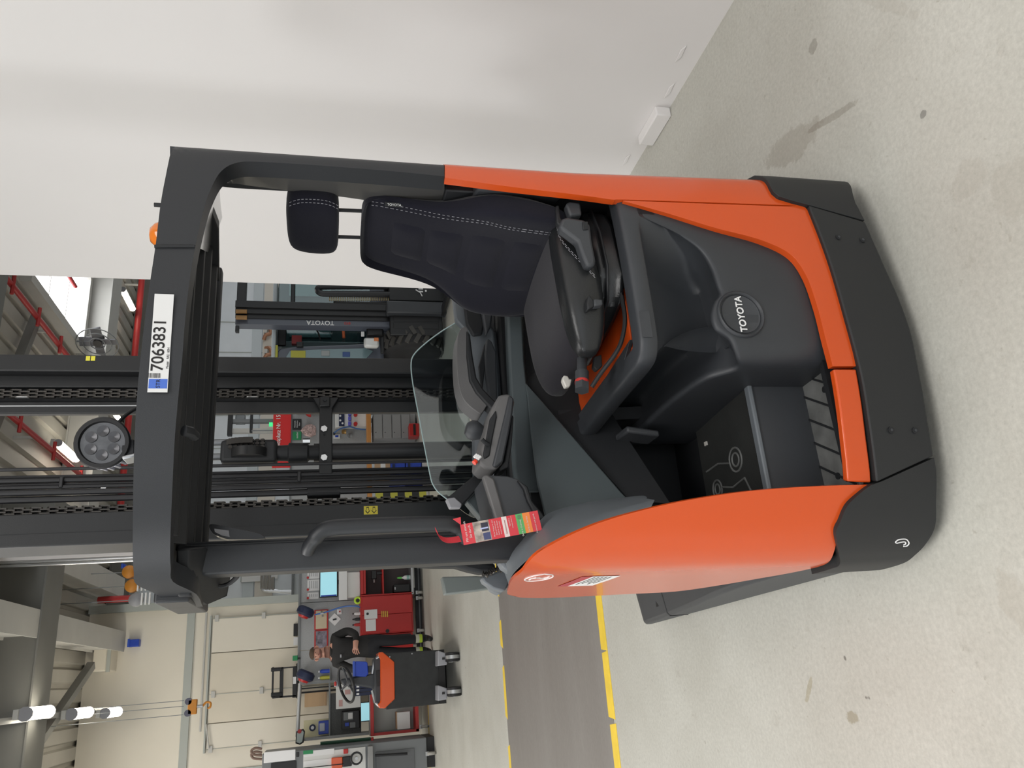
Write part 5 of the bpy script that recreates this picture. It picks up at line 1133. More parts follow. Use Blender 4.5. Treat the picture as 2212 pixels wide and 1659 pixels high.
DW = thing('drawer_cabinet', 'red cabinet with a column of black drawers beside the person', 'cabinet', 893, 1380, Yc, z=0)
a, b, c, e = rng(779, 893, 1369, 1410, Yc-.03); MB().box(a, b, Yc, Yc+.42, c, e).obj('body', M_REDCAB, DW, .006); pb('drawer_front', 786, 888, 1372, 1390, Yc-.02, .03, M_BLK, DW)
for x in (790, 800, 810, 820, 830, 840, 860): pb('drawer_handle', x-1.6, x+1.6, 1372, 1388, Yc-.04, .03, M_WHT, DW)
def castor(parent, x, Yx, r=.06, z0=0.):
    M_ = Matrix.Translation((x, Yx, r+z0)) @ Matrix.Rotation(math.pi/2, 4, 'Y'); o = MB().lathe([(0, -.02), (r*.9, -.02), (r, -.012), (r, .012), (r*.9, .02), (0, .02)], M_, 18).obj('castor', M_CASTOR, parent); MB().box(x-.028, x+.028, Yx-.03, Yx+.03, r*1.5+z0, r*2.2+z0).obj('fork', M_ZINC, o)
for pr, ys_ in ((RC, (1222, 1280)), (DC, (1292, 1362)), (DW, (1374, 1404))):
    for y in ys_: castor(pr, at(905, y, Y=Yc+.1).x, Yc+.1, .055)
o = thing('bench_plinth', 'dark low plinth rail under the row of red cabinets', 'plinth', 905, 1300, Yc+.3, z=0); a, b, c, e = rng(896, 908, 1212, 1412, Yc+.35); MB().box(a, b, Yc+.35, Yc+.42, .0, .10).obj('rail', M_BLK, o); MB().box(a, b, Yc+.34, Yc+.35, .03, .05).obj('edge', M_FRAME, o)
for i, (x, y, s_) in enumerate(((660, 1321, 'navy cable reel with red hub hanging left of the framed board'), (660, 1459, 'navy cable reel with red hub hanging above the steering wheel'))):
    o = thing('cable_reel', s_, 'cable reel', x, y, 13.27); c = at(x, y, Y=13.27)
    M_ = Matrix.Translation(c) @ Matrix.Rotation(math.radians(25), 4, 'Y') @ Matrix.Rotation(math.pi/2, 4, 'Y')
    MB().lathe([(.0, -.07), (.10, -.07), (.135, -.04), (.14, .0), (.135, .04), (.10, .07), (0, .07)], M_, 24).obj('housing', M_NAVY, o); MB().lathe([(.0, -.11), (.07, -.10), (.09, -.07)], M_, 18).obj('red_hub', M_REDCAB, o); MB().box(c.x-.02, c.x+.02, 13.27, 13.49, c.z+.08, c.z+.12).obj('bracket', M_FRAME, o)
o = thing('framed_board', 'red framed cream notice board on the pegboard', 'notice board', 694, 1338, Yw-.02); pb('frame', 679, 709, 1317, 1360, Yw-.025, .02, M_REDCAB, o); pb('sheet', 682, 706, 1319, 1358, Yw-.03, .008, C('cream_sheet', .55, .47, .33, .6), o); MB().cyl(at(694, 1320, Y=Yw-.035), at(697, 1333, Y=Yw-.035), .012, n=8).obj('pen', M_ZINC, o)
o = thing('photo_board', 'red framed board with pictures behind the person', 'notice board', 694, 1380, Yw-.02); pb('frame', 679, 709, 1361, 1402, Yw-.025, .02, M_REDCAB, o); pb('pictures', 682, 706, 1363, 1400, Yw-.03, .008, C('picture_mix', .20, .18, .22, .5, var=.7, vscale=14), o)
o = thing('square_note', 'white square note turned on its corner on the pegboard', 'note', 723, 1338, Yw-.02); M_ = frame(at(723, 1338, Y=Yw-.01), (1, 0, 1), (-1, 0, 1)); MB().box(-.07, .07, -.07, .07, -.004, .004, M_).obj('sheet', M_PAPER, o); MB().box(-.012, .012, -.03, .03, .004, .007, frame(at(723, 1338, Y=Yw-.02), (1, 0, .2), (-.2, 0, 1))).obj('mark', M_BLK, o)
o = thing('small_note', 'small white note with red mark above the door cabinet', 'note', 732, 1320, Yw-.02); pb('sheet', 728, 738, 1316, 1327, Yw-.01, .006, M_PAPER, o); p = at(734, 1321, Y=Yw-.015); MB().cyl(p, p+Vector((0, -.008, 0)), .014, n=8).obj('mark', M_REDCAB, o)
o = thing('air_hose', 'blue air hose slung from the cable reel to the cabinet', 'hose', 705, 1322, Yw-.1); MB().tube(catmull([at(680, 1328, Y=13.4), at(705, 1322, Y=13.38), at(740, 1311, Y=13.3), at(768, 1309, Y=13.2), at(778, 1312, Y=13.1)], 5), .012, 8).obj('tube', C('hose_blue', .05, .14, .42, .4), o); p = at(699, 1325, Y=13.38); MB().cyl(p, p+Vector((0, 0, .05)), .018, n=10).obj('coupling', M_ZINC, o)
for k_, (dy, cn) in enumerate(((-20, 'white'), (-8, 'black'), (4, 'red'))):
    o = thing('small_bottle', 'small %s bottle standing on top of the red door cabinet' % cn, 'bottle', 770, 1345+dy, 13.15, 'bottles on the red cabinet')
    p = at(780, 1345+dy, Y=13.2); p.z += .012; MB().lathe([(.025, 0), (.025, .07), (.012, .10)], Matrix.Translation(p), 10).obj('flask', (M_PAPER, M_BLK, M_REDCAB)[k_], o); MB().lathe([(.012, .10), (.012, .12), (.006, .125)], Matrix.Translation(p), 10).obj('cap', M_BLK, o)
o = thing('waste_sign', 'dark notice strip on the cream gate above the pegboard', 'sign', 639, 1360, 13.9); pb('plate', 634, 643, 1347, 1374, 13.90, .02, M_BLK, o); pb('sheet', 634, 645, 1376, 1394, 13.90, .02, M_PAPER, o)
o = thing('exit_box', 'small green box lamp on top of the pegboard', 'lamp', 637, 1421, Yw-.05); pb('box', 632, 643, 1416, 1427, Yw-.05, .06, M_GRN, o); pb('foot', 643, 649, 1420, 1424, Yw-.03, .03, M_BLK, o)
# second workplace behind the tow truck
P2 = thing('tool_board', 'tall grey tube frame with dark ribbed back board left of the tow truck', 'pegboard', 720, 1545, 13.4, z=0)
pb('back_board', 713, 780, 1495, 1588, 13.42, .03, C('ribbed_dark', .06, .062, .06, .5, var=.3, vscale=90), P2)
p, q = at(648, 1476, Y=13.4), at(642, 1592, Y=13.4); MB().cyl(p, q, .03, n=10).obj('top_tube', M_ZINC, P2)
for y in (1592,):
    a, b, c, e = rng(650, 790, y-3, y+3, 13.35); MB().box(a, b, 13.36, 13.7, .15, e).obj('side_panel', M_PEG, P2)
a, b, c, e = rng(650, 790, 1470, 1474, 13.35); MB().box(a, b, 13.35, 13.42, 0, e).obj('upright', M_FRAME, P2); pb('cross_rail', 710, 714, 1472, 1592, 13.38, .05, M_FRAME, P2)
for i, y in enumerate((1500, 1560)): p = at(640, y, Y=13.3); MB().box(p.x-.02, p.x+.02, 13.3, 13.36, at(900, y, Y=13.3).z, p.z).obj('rear_post', M_FRAME, P2) if 0 else None
o = thing('carton_board', 'plain tan cardboard sheet behind the tube frame', 'cardboard', 680, 1510, 13.75); a, b, c, e = rng(658, 706, 1496, 1526, 13.7); MB().box(a, b, 13.7, 13.72, c, e).obj('sheet', C('tan_sheet', .56, .38, .22, .6), o); MB().box(a, b, 13.695, 13.7, c, c+.02).obj('edge', C('tan_edge', .4, .26, .15, .6), o)
o = thing('safety_poster', 'pale yellow poster with blue round mandatory sign', 'poster', 690, 1575, 13.6); pb('sheet', 656, 715, 1554, 1594, 13.6, .01, C('pale_yellow', .66, .62, .40, .6), o); p = at(675, 1572, Y=13.595); MB().cyl(p, p+Vector((0, -.006, 0)), .05, n=20).obj('blue_sign', M_NAVY, o); MB().cyl(p+Vector((0, -.006, 0)), p+Vector((0, -.008, 0)), .025, n=14).obj('pictogram', M_PAPER, o)
o = thing('blue_bin', 'blue bin with clear bags hanging below the safety poster', 'bin', 700, 1570, 13.5); pb('bin', 688, 712, 1557, 1586, 13.45, .12, M_BLUEP, o, .01); pb('bag', 690, 702, 1562, 1580, 13.43, .04, C('clear_bag', .40, .42, .50, .3), o, .01)
o = thing('service_case', 'open black case with grey and blue instruments on the dark board', 'case', 755, 1555, 13.3); pb('case', 738, 777, 1535, 1575, 13.3, .1, M_BLK, o, .01); pb('lid_panel', 742, 763, 1538, 1556, 13.285, .02, M_FRAME, o); pb('display', 752, 762, 1540, 1553, 13.28, .01, M_PAPER, o); pb('blue_unit', 745, 754, 1561, 1569, 13.28, .02, M_BLUEP, o); pb('black_unit', 756, 768, 1560, 1572, 13.28, .02, M_FRAME, o)
o = thing('tablet', 'light blue tablet screen propped on the left bench', 'tablet', 789, 1537, 13.1); pb('housing', 778, 802, 1516, 1559, 13.12, .03, M_BLK, o, .005); pb('screen', 780, 798, 1518, 1557, 13.113, .008, M_SCREEN, o, .002)
o = thing('white_carton', 'large white cardboard box on the bench behind the steering wheel', 'carton', 752, 1500, 13.1); pb('box', 726, 779, 1476, 1530, 13.1, .22, M_WCAB, o, .006); pb('print', 745, 757, 1490, 1500, 13.095, .006, C('faded_red', .5, .3, .28, .6), o, 0); pb('print', 732, 740, 1512, 1526, 13.095, .006, C('faded_red', .5, .3, .28, .6), o, 0)
for i in range(4):
    o = thing('file_binder', ['first', 'second', 'third', 'fourth'][i]+' dark blue file binder counted from the left beside the steering column', 'binder', 780, 1484+3*i, 13.0, 'blue binders beside the steering column'); x = 1499-8*i
    pb('spine', 764, 804, x-3.6, x+3.6, 13.0, .09, M_NAVY, o, .004); pb('label', 770, 776, x-2, x+2, 12.995, .006, M_WHT, o, 0)
for i, (y0, y1) in enumerate(((1445, 1453), (1459, 1467))):
    o = thing('spray_can', ['blue spray can', 'yellow spray can'][i]+' standing behind the hanging cable reel', 'can', 705, y0, 13.4); c = at(712, (y0+y1)/2, Y=13.4); MB().lathe([(.03, 0), (.03, .12), (.022, .14), (.012, .15)], Matrix.Translation(c), 12).obj('can', (M_BLUEP, M_YELB)[i], o); MB().lathe([(.014, .15), (.014, .175)], Matrix.Translation(c), 10).obj('cap', M_WHT, o)
    MB().box(c.x-.05, c.x+.05, 13.36, 13.505, c.z-.012, c.z).obj('shelf_clip', M_FRAME, o)
LB = thing('bench_trolley', 'red framed bench trolley with grey panel left of the tow truck', 'trolley', 890, 1545, 13.0, z=0)
zb_ = at(800, 1545, Y=13.0).z
a, b, c, e = rng(800, 806, 1500, 1590, 13.0); MB().box(a, b, 12.95, 13.33, zb_-.05, zb_).obj('top', M_REDCAB, LB, .006); MB().box(a, b, 13.0, 13.33, zb_, zb_+.01).obj('mat', M_DRAWER, LB)
for xx in (a, b-.04): MB().box(xx, xx+.04, 12.96, 13.0, .16, zb_).obj('post', M_REDCAB, LB)
MB().box(a, b, 12.96, 13.33, .16, .21).obj('lower_rail', M_REDCAB, LB, .004); MB().box(a+.04, b-.04, 13.30, 13.32, .2, zb_-.05).obj('back_panel', C('pale_grey', .36, .38, .36, .5), LB)
for xx in (a+.06, b-.06): castor(LB, xx, 13.02, .07)
MB().tube([(a-.02, 12.93, zb_-.02), (a-.06, 12.9, zb_-.02), (a-.06, 12.9, zb_+.0)], .02, 8).obj('push_handle', M_REDCAB, LB)
o = thing('white_box', 'white carton on the lower shelf of the bench trolley', 'carton', 875, 1557, 13.1); pb('carton', 858, 886, 1538, 1575, 13.06, .2, M_PAPER, o, .004); pb('flap', 856, 859, 1538, 1575, 13.07, .2, C('carton_tan', .42, .28, .17, .6), o)
o = thing('bench_mirror', 'round cornered mirror on a red joint at the left end of the tube frame', 'mirror', 648, 1592, 13.2); slab('frame', [(640, 1580), (655, 1574), (659, 1580), (656, 1604), (648, 1609), (638, 1606)], 13.2, .03, M_BLK, o, .004); slab('glass', [(642, 1583), (654, 1578), (656, 1582), (653, 1602), (647, 1606), (640, 1603)], 13.193, .01, C('mirror_pale', .45, .52, .50, .2), o, .002); p = at(647, 1580, Y=13.18); MB().cyl(p, p+Vector((0, .1, 0)), .03, n=10).obj('joint', M_REDCAB, o)
MC = thing('machine_column', 'tall grey machine cabinet with white panel at the far left', 'machine', 900, 1635, 12.4, z=0)
a, b, c, e = rng(566, 905, 1612, 1680, 12.4); MB().box(a, b, 12.4, 13.2, .12, e).obj('body', M_FRAME, MC, .01); pb('white_panel', 570, 638, 1622, 1645, 12.38, .03, M_WHT, MC); pb('slot', 640, 646, 1625, 1635, 12.385, .02, M_BLK, MC); pb('dark_door', 585, 640, 1646, 1675, 12.385, .02, M_BLK, MC); pb('lower_door', 812, 896, 1620, 1675, 12.385, .02, C('door_dark_grey', .11, .115, .12, .5), MC); pb('shelf_recess', 655, 790, 1620, 1675, 12.385, .02, M_WCAB, MC); pb('shelf_edge', 795, 806, 1612, 1676, 12.3, .15, M_DRAWER, MC)
MB().box(a, b, 12.45, 13.15, 0, .12).obj('plinth', M_BLK, MC); pb('green_tape', 655, 676, 1621, 1629, 12.375, .01, M_GRN, MC, 0); pb('orange_part', 716, 740, 1636, 1660, 12.33, .05, M_ORANGE, MC, .01); pb('black_part', 740, 760, 1634, 1656, 12.33, .05, M_BLK, MC, .01); pb('red_part', 742, 752, 1618, 1628, 12.35, .03, M_REDCAB, MC, .005)
for x0, x1 in ((656, 722), (656, 740)): pb('label_strip', x0, x1, 1640 if x1 > 730 else 1620, 1652 if x1 > 730 else 1632, 12.38, .01, M_PAPER, MC, 0)
pb('tool_rod', 655, 742, 1654, 1656, 12.32, .02, M_BLK, MC); 
c = at(770, 1638, Y=12.25); MB().tube([(c.x+.075*math.cos(a_*.35), 12.25, c.z+.075*math.sin(a_*.35)) for a_ in range(18)], .014, 8, closed=True).obj('hand_wheel', M_BLK, MC); MB().cyl((c.x, 12.25, c.z), (c.x, 12.34, c.z), .02, n=10).obj('wheel_hub', M_ZINC, MC)
MB().cyl(at(810, 1632, Y=12.3), at(880, 1628, Y=12.3), .018, n=8).obj('jack_rod', M_BLK, MC); castor(MC, at(905, 1630, Y=12.3).x, 12.3, .07)
gl_ = thing('green_strip', 'dark green strip along the side of the grey machine cabinet', 'strip', 745, 1603, 12.9); p, q = at(692, 1606, Y=12.95), at(800, 1596, Y=12.95); MB().tube([p, q], .025, 6).obj('strip', C('dark_green', .02, .07, .04, .5), gl_); MB().cyl(q, q+Vector((0, .1, 0)), .02, n=8).obj('bracket', M_FRAME, gl_)
o = thing('coiled_hose', 'brown coiled hose on top of the grey machine cabinet', 'hose', 550, 1620, 12.6)
for dy in (0, 8): MB().tube(catmull([at(566, 1618+dy, Y=12.6), at(552, 1616+dy, Y=12.6), at(543, 1622+dy, Y=12.6), at(548, 1630+dy, Y=12.6), at(566, 1632+dy, Y=12.6)], 5), .018, 8).obj('loop', C('hose_brown', .20, .13, .10, .5), o)
# black stacker mast with load backrest
BM = thing('black_stacker', 'black stacker mast with open load backrest standing behind the pegboard', 'stacker', 640, 1475, 13.75, z=0)
for y0, y1 in ((1441, 1444), (1503, 1507)): pb('frame_post', 588, 640, y0, y1, 13.72, .04, M_BLK, BM)
for x0, x1 in ((587, 591), (604, 612), (632, 642)): pb('cross_bar', x0, x1, 1441, 1507, 13.72, .04, M_BLK, BM)
pb('white_label', 633, 640, 1462, 1477, 13.71, .02, M_PAPER, BM)
for y in (1446, 1500): p = at(597, y, Y=13.72); MB().cyl(p+Vector((0, 0, -.08)), p+Vector((0, 0, .08)), .03, n=8).obj('roller', M_BLK, BM)
for y0, y1 in ((1492, 1496), (1484, 1487)):
    a, b, c, e = rng(640, 720, y0, y1, 13.78); MB().box(a, b, 13.78, 13.84, 0, e).obj('mast_rail', M_BLK, BM)
slab('carriage', [(640, 1434), (646, 1430), (646, 1512), (640, 1508)], 13.73, .05, M_BLK, BM)
# ---- tow tractor
TT = thing('tow_tractor', 'small black tow tractor with orange hood and black steering wheel beside the person', 'tow tractor', 945, 1468, 10.1, z=0)
Yt = 10.0
a, b, c, e = rng(836, 946, 1408, 1526, Yt); BX = (a, b)
MB().prism([(a, Yt, .22), (b, Yt, .20), (b+.01, Yt, .86), (a-.01, Yt, .86)], (0, 1.1, 0)).obj('body', C('tow_black', .02, .021, .021, .6, var=.25, vscale=9), TT, .01)
slab('hood', [(818, 1409), (826, 1408), (836, 1416), (852, 1430), (853, 1510), (838, 1524), (832, 1530), (820, 1530), (816, 1522), (822, 1516), (822, 1424), (818, 1418)], Yt-.02, .5, M_ORANGE, TT, .01)
pb('hood_panel', 808, 832, 1420, 1520, Yt+.06, .4, M_GREY, TT, .02); pb('hood_slot', 813, 823, 1448, 1482, Yt+.05, .03, M_BLK, TT)
for ys_ in ((1416, 1450), (1492, 1526)):
    pts = [at(822, ys_[0] if ys_[0] < 1450 else ys_[1], Y=Yt+.05), at(812, (1424 if ys_[0] < 1450 else 1518), Y=Yt+.08), at(807, 1438 if ys_[0] < 1450 else 1504, Y=Yt+.1), at(804, 1455 if ys_[0] < 1450 else 1492, Y=Yt+.12)]
    MB().tube(catmull(pts, 5), .016, 8).obj('grab_rail', M_ZINC, TT)
slab('steering_column', [(735, 1470), (740, 1466), (764, 1462), (800, 1456), (816, 1450), (816, 1492), (800, 1486), (764, 1480), (742, 1482)], Yt+.12, .14, M_GREY, TT, .02)
pb('column_display', 722, 732, 1470, 1484, Yt+.2, .1, M_LGREY, TT, .01); pb('red_switch', 722, 727, 1472, 1482, Yt+.17, .04, M_RED, TT, .01)
wc = at(748, 1478, Y=Yt+.05); wn = Vector((-.25, -.45, .86)).normalized(); wa = wn.cross(Vector((1, 0, 0))).normalized(); wb_ = wn.cross(wa)
sw = MB().tube([wc+(wa*math.cos(t_)*.16+wb_*math.sin(t_)*.21)+Vector((0, 0, 0)) for t_ in [2*math.pi*i/32 for i in range(32)]], .016, 8, closed=True).obj('steering_wheel', M_BLK, TT)
for t_ in (.3, 2.6, 4.7): MB().tube([wc-wn*.03, wc+(wa*math.cos(t_)*.16+wb_*math.sin(t_)*.21)], .012, 8).obj('spoke', M_GREY, sw)
MB().lathe([(.05, -.04), (.05, .0), (.03, .015), (.0, .018)], frame(wc-wn*.03, wa, wb_), 16).obj('hub', M_GREY, sw)
for i, y in enumerate((1422, 1497)):
    p = at(965, y, Y=9.72); h_ = MB().prism([at(x_, y+d_, Y=9.75) for x_, d_ in ((946, -17), (946, 17), (966, 14), (966, -10))], (0, .3, 0)).obj('axle_cover', M_LGREY, TT, .01)
    MB().box(p.x-.012, p.x+.012, 9.735, 9.75, p.z+.02, p.z+.05).obj('slot', M_BLK, h_)
    M_ = Matrix.Translation((p.x+.01, 9.72, .085)) @ Matrix.Rotation(math.pi/2, 4, 'Y'); w_ = MB().lathe([(0, -.05), (.07, -.055), (.085, -.045), (.085, .045), (.07, .055), (0, .05)], M_, 20).obj('wheel', M_BLK, TT); MB().lathe([(.0, -.058), (.05, -.058), (.055, -.05)], M_, 16).obj('hub_cap', M_STEEL, w_); MB().lathe([(.072, -.02), (.0875, -.02), (.0875, .02), (.072, .02)], M_, 20).obj('steel_band', M_ZINC, w_)
MB().cyl((BX[0]+.1, 10.9, .12), (BX[1]-.1, 10.9, .12), .12, n=20).obj('rear_wheel', M_RUBBER, TT); MB().box(BX[0], BX[1], 10.0, 11.4, .14, .22).obj('floor_frame', M_BLK, TT)
for x, y in ((842, 1419), (845, 1516), (890, 1412)): p = at(x, y, Y=Yt-.005); MB().cyl(p, p+Vector((0, .01, 0)), .008, n=8).obj('rivet', M_ZINC, TT)
o = thing('blue_bucket', 'bright blue plastic box on the tow tractor in front of the person', 'box', 780, 1443, 10.2); slab('shell', [(766, 1432), (768, 1428), (790, 1429), (794, 1431), (796, 1456), (790, 1462), (768, 1461), (764, 1456)], 10.1, .2, M_BLUEP, o, .01); pb('rim', 763, 767, 1428, 1461, 10.08, .24, C('rim_blue', .04, .1, .5, .35), o, .004)
pb('stand', 795, 804, 1438, 1452, 10.15, .1, M_GREY, o)
# ---- crane hook, balancers, wall boxes
o = thing('crane_hook', 'orange crane hook block hanging on thin cables before the cream wall', 'crane hook', 420, 1527, 11.5)
c = at(415, 1527, Y=11.5)
MB().box(c.x-.09, c.x+.09, 11.46, 11.54, c.z-.06, c.z+.05).obj('block', M_ORB, o, .01)
for s_ in (-1, 1): MB().cyl((c.x+s_*.07, 11.46, c.z+.045), (c.x+s_*.07, 11.54, c.z+.045), .042, n=16).obj('sheave', C('sheave_grey', .10, .10, .14, .5), o)
MB().cyl((c.x, 11.5, c.z-.06), (c.x, 11.5, c.z-.13), .02, n=8).obj('swivel', M_ZINC, o); MB().tube(catmull([(c.x, 11.5, c.z-.13), (c.x+.04, 11.5, c.z-.17), (c.x+.03, 11.5, c.z-.22), (c.x-.02, 11.5, c.z-.22), (c.x-.035, 11.5, c.z-.19)], 5), .014, 8).obj('hook', M_ORB, o)
for s_, q in ((-1, (0, 1570)), (1, (0, 1562)), (.2, (0, 1556))):
    q3 = at(-30, q[1], Z=5.15) if 0 else Vector((c.x+s_*.085, 11.5, 5.2)); MB().cyl((c.x+s_*.085, 11.5, c.z+.1), q3, .004, n=6).obj('cable', M_FRAME, o)
for i, (x, y) in enumerate(((280, 1236), (286, 1266), (294, 1296))):
    o = thing('tool_balancer', ['orange tool balancer nearest the post under the roof corner', 'orange and white tool balancer between two others under the roof corner', 'grey tool balancer lowest in the cluster beside the guard corner'][i], 'balancer', x, y, 12.0); p = at(x, y, Y=12.0)
    MB().lathe([(.05, -.08), (.09, -.05), (.09, .05), (.05, .08), (.02, .09)], Matrix.Translation(p) @ Matrix.Rotation(math.pi/2, 4, 'X'), 16).obj('drum', (M_ORB, M_ORB, M_LGREY)[i], o); MB().cyl(p+Vector((0, 0, .08)), Vector((p.x, 12.0, 5.2)), .006, n=6).obj('hanger', M_FRAME, o)
    for k_ in range(3): MB().box(p.x-.08, p.x+.08, 11.9, 11.93, p.z-.10-.05*k_, p.z-.08-.05*k_).obj('coil', M_WHT if i else M_ORB, o)
for i, (x0, x1, y0, y1, s_) in enumerate(((275, 300, 1381, 1397, 'blue wall box high on the cream wall'), (261, 270, 1218, 1226, 'small blue box on the grey beam near the guard'))):
    o = thing('wall_box', s_, 'box', x0, y0, 13.85); pb('housing', x0, x1, y0, y1, 13.86 if i == 0 else 13.2, .14, M_BLUEP, o, .01); pb('lid', x0, x0+5, y0-1, y1+1, 13.84 if i == 0 else 13.18, .03, C('lid_blue', .03, .08, .45, .4), o)
o = thing('vent_duct', 'pale square ventilation duct below the roof at the back wall', 'duct', 230, 1430, 13.2); a, b, c, e = rng(205, 240, 1385, 1450, 13.6); MB().box(a, b, 13.5, 14.0, c, e).obj('casing', M_CREAM, o, .01); MB().box(a-.02, b+.02, 13.48, 13.5, c-.02, c+.03).obj('flange', M_STRIPE, o)
# shop window and pipes behind the post
SW = thing('pipe_rack', 'bright bent pipes in front of the grey panel wall behind the post', 'pipes', 590, 1255, 15.6)
for i in range(4):
    x = 566+i*8; MB().tube(catmull([at(x, 1235+i*4, Y=15.6), at(x, 1262+i*4, Y=15.6), at(x+6, 1276, Y=15.6), at(630, 1276+i*2, Y=15.6)], 4), .03, 8).obj('tube', M_STEEL, SW)
MB().box(*rng(630, 634, 1230, 1290, 15.6)[:2], 15.55, 15.99, at(634, 1260, Y=15.6).z, at(630, 1260, Y=15.6).z).obj('bracket', M_FRAME, SW)
for i, (x0, x1) in enumerate(((455, 503), (520, 578), (580, 600))):
    o = thing('wall_sheet', ['large white sheet on the grey wall behind the post', 'wide pale sheet on the grey wall below the loop cable', 'narrow bright sheet on the grey wall beside the pipes'][i], 'sheet', x0, 1245, 15.8); pb('sheet', x0, x1, 1225, (1255, 1256, 1250)[i], 15.9, .02, M_PAPER, o, 0); pb('rail', x0, x0+2, 1225, (1256, 1257, 1251)[i], 15.88, .12, M_STRIPE, o)
# fan in front of the roof duct
o = thing('roof_fan', 'round grey fan hanging under the roof right of the mast', 'fan', 210, 745, 11.5); c = at(212, 738, Y=11.4)
M_ = Matrix.Translation(c) @ Matrix.Rotation(.5, 4, 'Z') @ Matrix.Rotation(math.pi/2, 4, 'Y')
for r_ in (.28, .19, .10): MB().tube([M_ @ Vector((r_*math.cos(k_*.2618), r_*math.sin(k_*.2618), -.06+.2*(.28-r_)*.3)) for k_ in range(24)], .008, 6, closed=True).obj('guard_ring', M_FRAME, o)
for k_ in range(4): MB().box(-.02, .25, -.07, .07, -.01, .01, M_ @ Matrix.Rotation(k_*math.pi/2, 4, 'Z') @ Matrix.Rotation(.4, 4, 'X')).obj('blade', C('fan_grey', .16, .16, .17, .4), o, .004)
MB().lathe([(.0, -.05), (.06, -.05), (.07, .1), (.03, .16)], M_, 14).obj('motor', M_BLK, o); MB().cyl(c+Vector((0, 0, .05)), Vector((c.x, c.y, 5.2)), .015, n=8).obj('rod', M_FRAME, o)
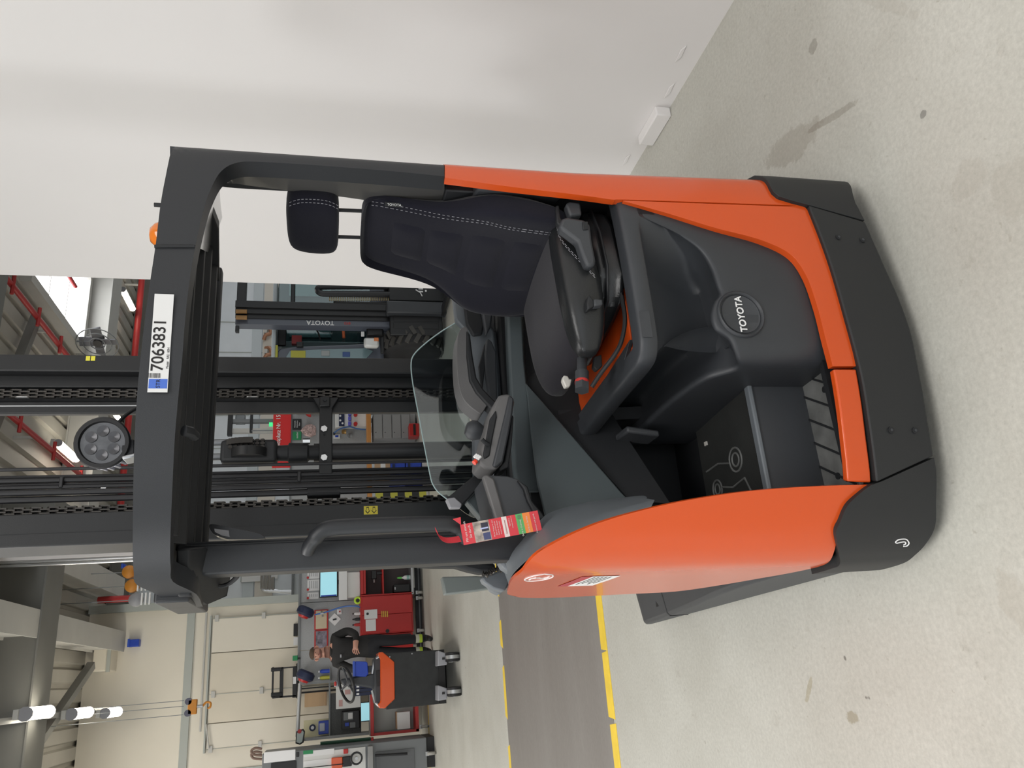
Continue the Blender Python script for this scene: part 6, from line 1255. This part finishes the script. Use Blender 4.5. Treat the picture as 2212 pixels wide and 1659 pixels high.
# ---- the person
def person():
    ob = empty('person', (.47, 12.25, 0)); tag(ob, 'standing person in black work jacket and trousers with reflective ankle band', 'person')
    J = [((0, 0, .95), .125), ((0, .01, 1.10), .15), ((-.01, 0, 1.28), .178), ((-.02, 0, 1.42), .135), ((-.03, -.01, 1.50), .055), ((-.04, -.02, 1.58), .065), ((-.045, -.03, 1.67), .088), ((-.045, -.025, 1.735), .078),
         ((.16, .02, 1.41), .078), ((.235, .03, 1.24), .066), ((.20, -.10, 1.12), .056), ((.09, -.20, 1.13), .042), ((.04, -.225, 1.135), .035),
         ((-.20, -.02, 1.40), .078), ((-.28, -.06, 1.22), .066), ((-.27, -.22, 1.12), .052), ((-.25, -.34, 1.09), .038), ((-.25, -.39, 1.08), .034),
         ((.07, 0, .86), .105), ((.055, -.03, .50), .08), ((.05, .02, .14), .066), ((.05, .02, .055), .045), ((.06, -.15, .035), .037),
         ((-.09, 0, .86), .105), ((-.12, -.05, .50), .08), ((-.13, .0, .14), .066), ((-.13, 0, .055), .045), ((-.14, -.17, .035), .037)]
    E_ = [(0, 1), (1, 2), (2, 3), (3, 4), (4, 5), (5, 6), (6, 7), (3, 8), (8, 9), (9, 10), (10, 11), (11, 12), (3, 13), (13, 14), (14, 15), (15, 16), (16, 17), (0, 18), (18, 19), (19, 20), (20, 21), (21, 22), (0, 23), (23, 24), (24, 25), (25, 26), (26, 27)]
    for base, dirv, side in ((12, Vector((-.95, -.25, .05)).normalized(), Vector((0, .1, 1))), (17, Vector((0, -1, -.15)).normalized(), Vector((1, 0, .1)))):
        b0 = Vector(J[base][0])
        for k_, ln in enumerate((.062, .072, .068, .052)):
            o_ = side.normalized()*(.024*(k_-1.5)); J.append((tuple(b0+dirv*.03+o_), .0105)); J.append((tuple(b0+dirv*(.03+ln*.6)+o_*1.1+Vector((0, 0, -.008))), .0095)); J.append((tuple(b0+dirv*(.03+ln)+o_*1.1+Vector((0, 0, -.026))), .008))
            n = len(J); E_ += [(base, n-3), (n-3, n-2), (n-2, n-1)]
        th = side.normalized()*-.04; J.append((tuple(b0+th*.7+dirv*.005), .0115)); J.append((tuple(b0+th+dirv*.04), .0095)); n = len(J); E_ += [(base, n-2), (n-2, n-1)]
    me = bpy.data.meshes.new('body_base'); me.from_pydata([v for v, r in J], E_, []); t = bpy.data.objects.new('body_tmp', me); COL.objects.link(t)
    t.modifiers.new('skin', 'SKIN'); t.modifiers.new('sub', 'SUBSURF').levels = 2
    for i, (v, r) in enumerate(J): me.skin_vertices[0].data[i].radius = (r, r*(.78 if i < 4 else 1)); me.skin_vertices[0].data[i].use_root = (i == 0)
    bpy.context.view_layer.update(); dg = bpy.context.evaluated_depsgraph_get()
    m2 = bpy.data.meshes.new_from_object(t.evaluated_get(dg)); bpy.data.objects.remove(t)
    for nm, c_, ro in (('skin', (.50, .26, .19), .5), ('jacket_black', (.018, .017, .017), .8), ('trousers_black', (.013, .013, .016), .8), ('shoe_black', (.010, .010, .010), .5), ('reflective_band', (.50, .50, .42), .4), ('neon_band', (.45, .60, .05), .5)): m2.materials.append(mat(nm, c_, ro))
    hb = [Vector(J[12][0]), Vector(J[17][0])]
    for f in m2.polygons:
        c_ = f.center; f.use_smooth = True
        if c_.z > 1.47 and abs(c_.x+.04) < .13: i = 0
        elif min((c_-h_).length for h_ in hb) < .105: i = 0
        elif c_.z > .93: i = 1
        elif c_.z < .095: i = 3
        elif .155 < c_.z < .195: i = 5
        elif .195 < c_.z < .24: i = 4
        else: i = 2
        f.material_index = i
    bo = bpy.data.objects.new('body', m2); COL.objects.link(bo); bo.parent = ob
    def part(nm, mb, m_): o_ = mb.obj(nm, m_); o_.parent = ob; return o_
    hc = Vector((-.045, -.03, 1.675))
    part('hair', MB().loft([[hc+Vector((.092*s_*math.cos(2*math.pi*j/16), .096*s_*math.sin(2*math.pi*j/16)+.018, dz)) for j in range(16)] for dz, s_ in ((.045, .98), (.07, .93), (.092, .72), (.105, .42), (.11, .12))]), mat('hair_brown', (.07, .045, .03), .8))
    part('beard', MB().lathe([(.035, -.075), (.052, -.06), (.066, -.04), (.069, -.025)], Matrix.Translation(hc+Vector((0, -.018, -.01))), 14), mat('stubble', (.20, .10, .075), .8))
    part('nose', MB().tube([hc+Vector((0, -.083, .015)), hc+Vector((0, -.100, -.012)), hc+Vector((0, -.085, -.022))], [.008, .014, .009], 8), MATS['skin'])
    for s_ in (-1, 1):
        part('eye', MB().lathe([(.0, -.007), (.011, 0), (.0, .007)], Matrix.Translation(hc+Vector((s_*.03, -.080, .018))), 10), mat('eye_dark', (.03, .02, .02), .3))
        part('ear', MB().tube([hc+Vector((s_*.088, .0, .03)), hc+Vector((s_*.097, .005, .005)), hc+Vector((s_*.086, .0, -.025))], [.012, .018, .009], 8), MATS['skin'])
    part('mouth', MB().tube([hc+Vector((-.022, -.079, -.042)), hc+Vector((0, -.087, -.043)), hc+Vector((.022, -.079, -.042))], .0055, 6), mat('lips', (.30, .11, .10), .5))
    part('collar', MB().tube([Vector((-.03+.075*math.cos(k_*.5236), -.005+.07*math.sin(k_*.5236), 1.475)) for k_ in range(12)], .02, 8, closed=True), MATS['jacket_black'])
    part('chest_badge', MB().box(-.10, -.06, -.16, -.13, 1.33, 1.35), M_LGREY)
    ob.rotation_euler.z = math.radians(-14)
person()
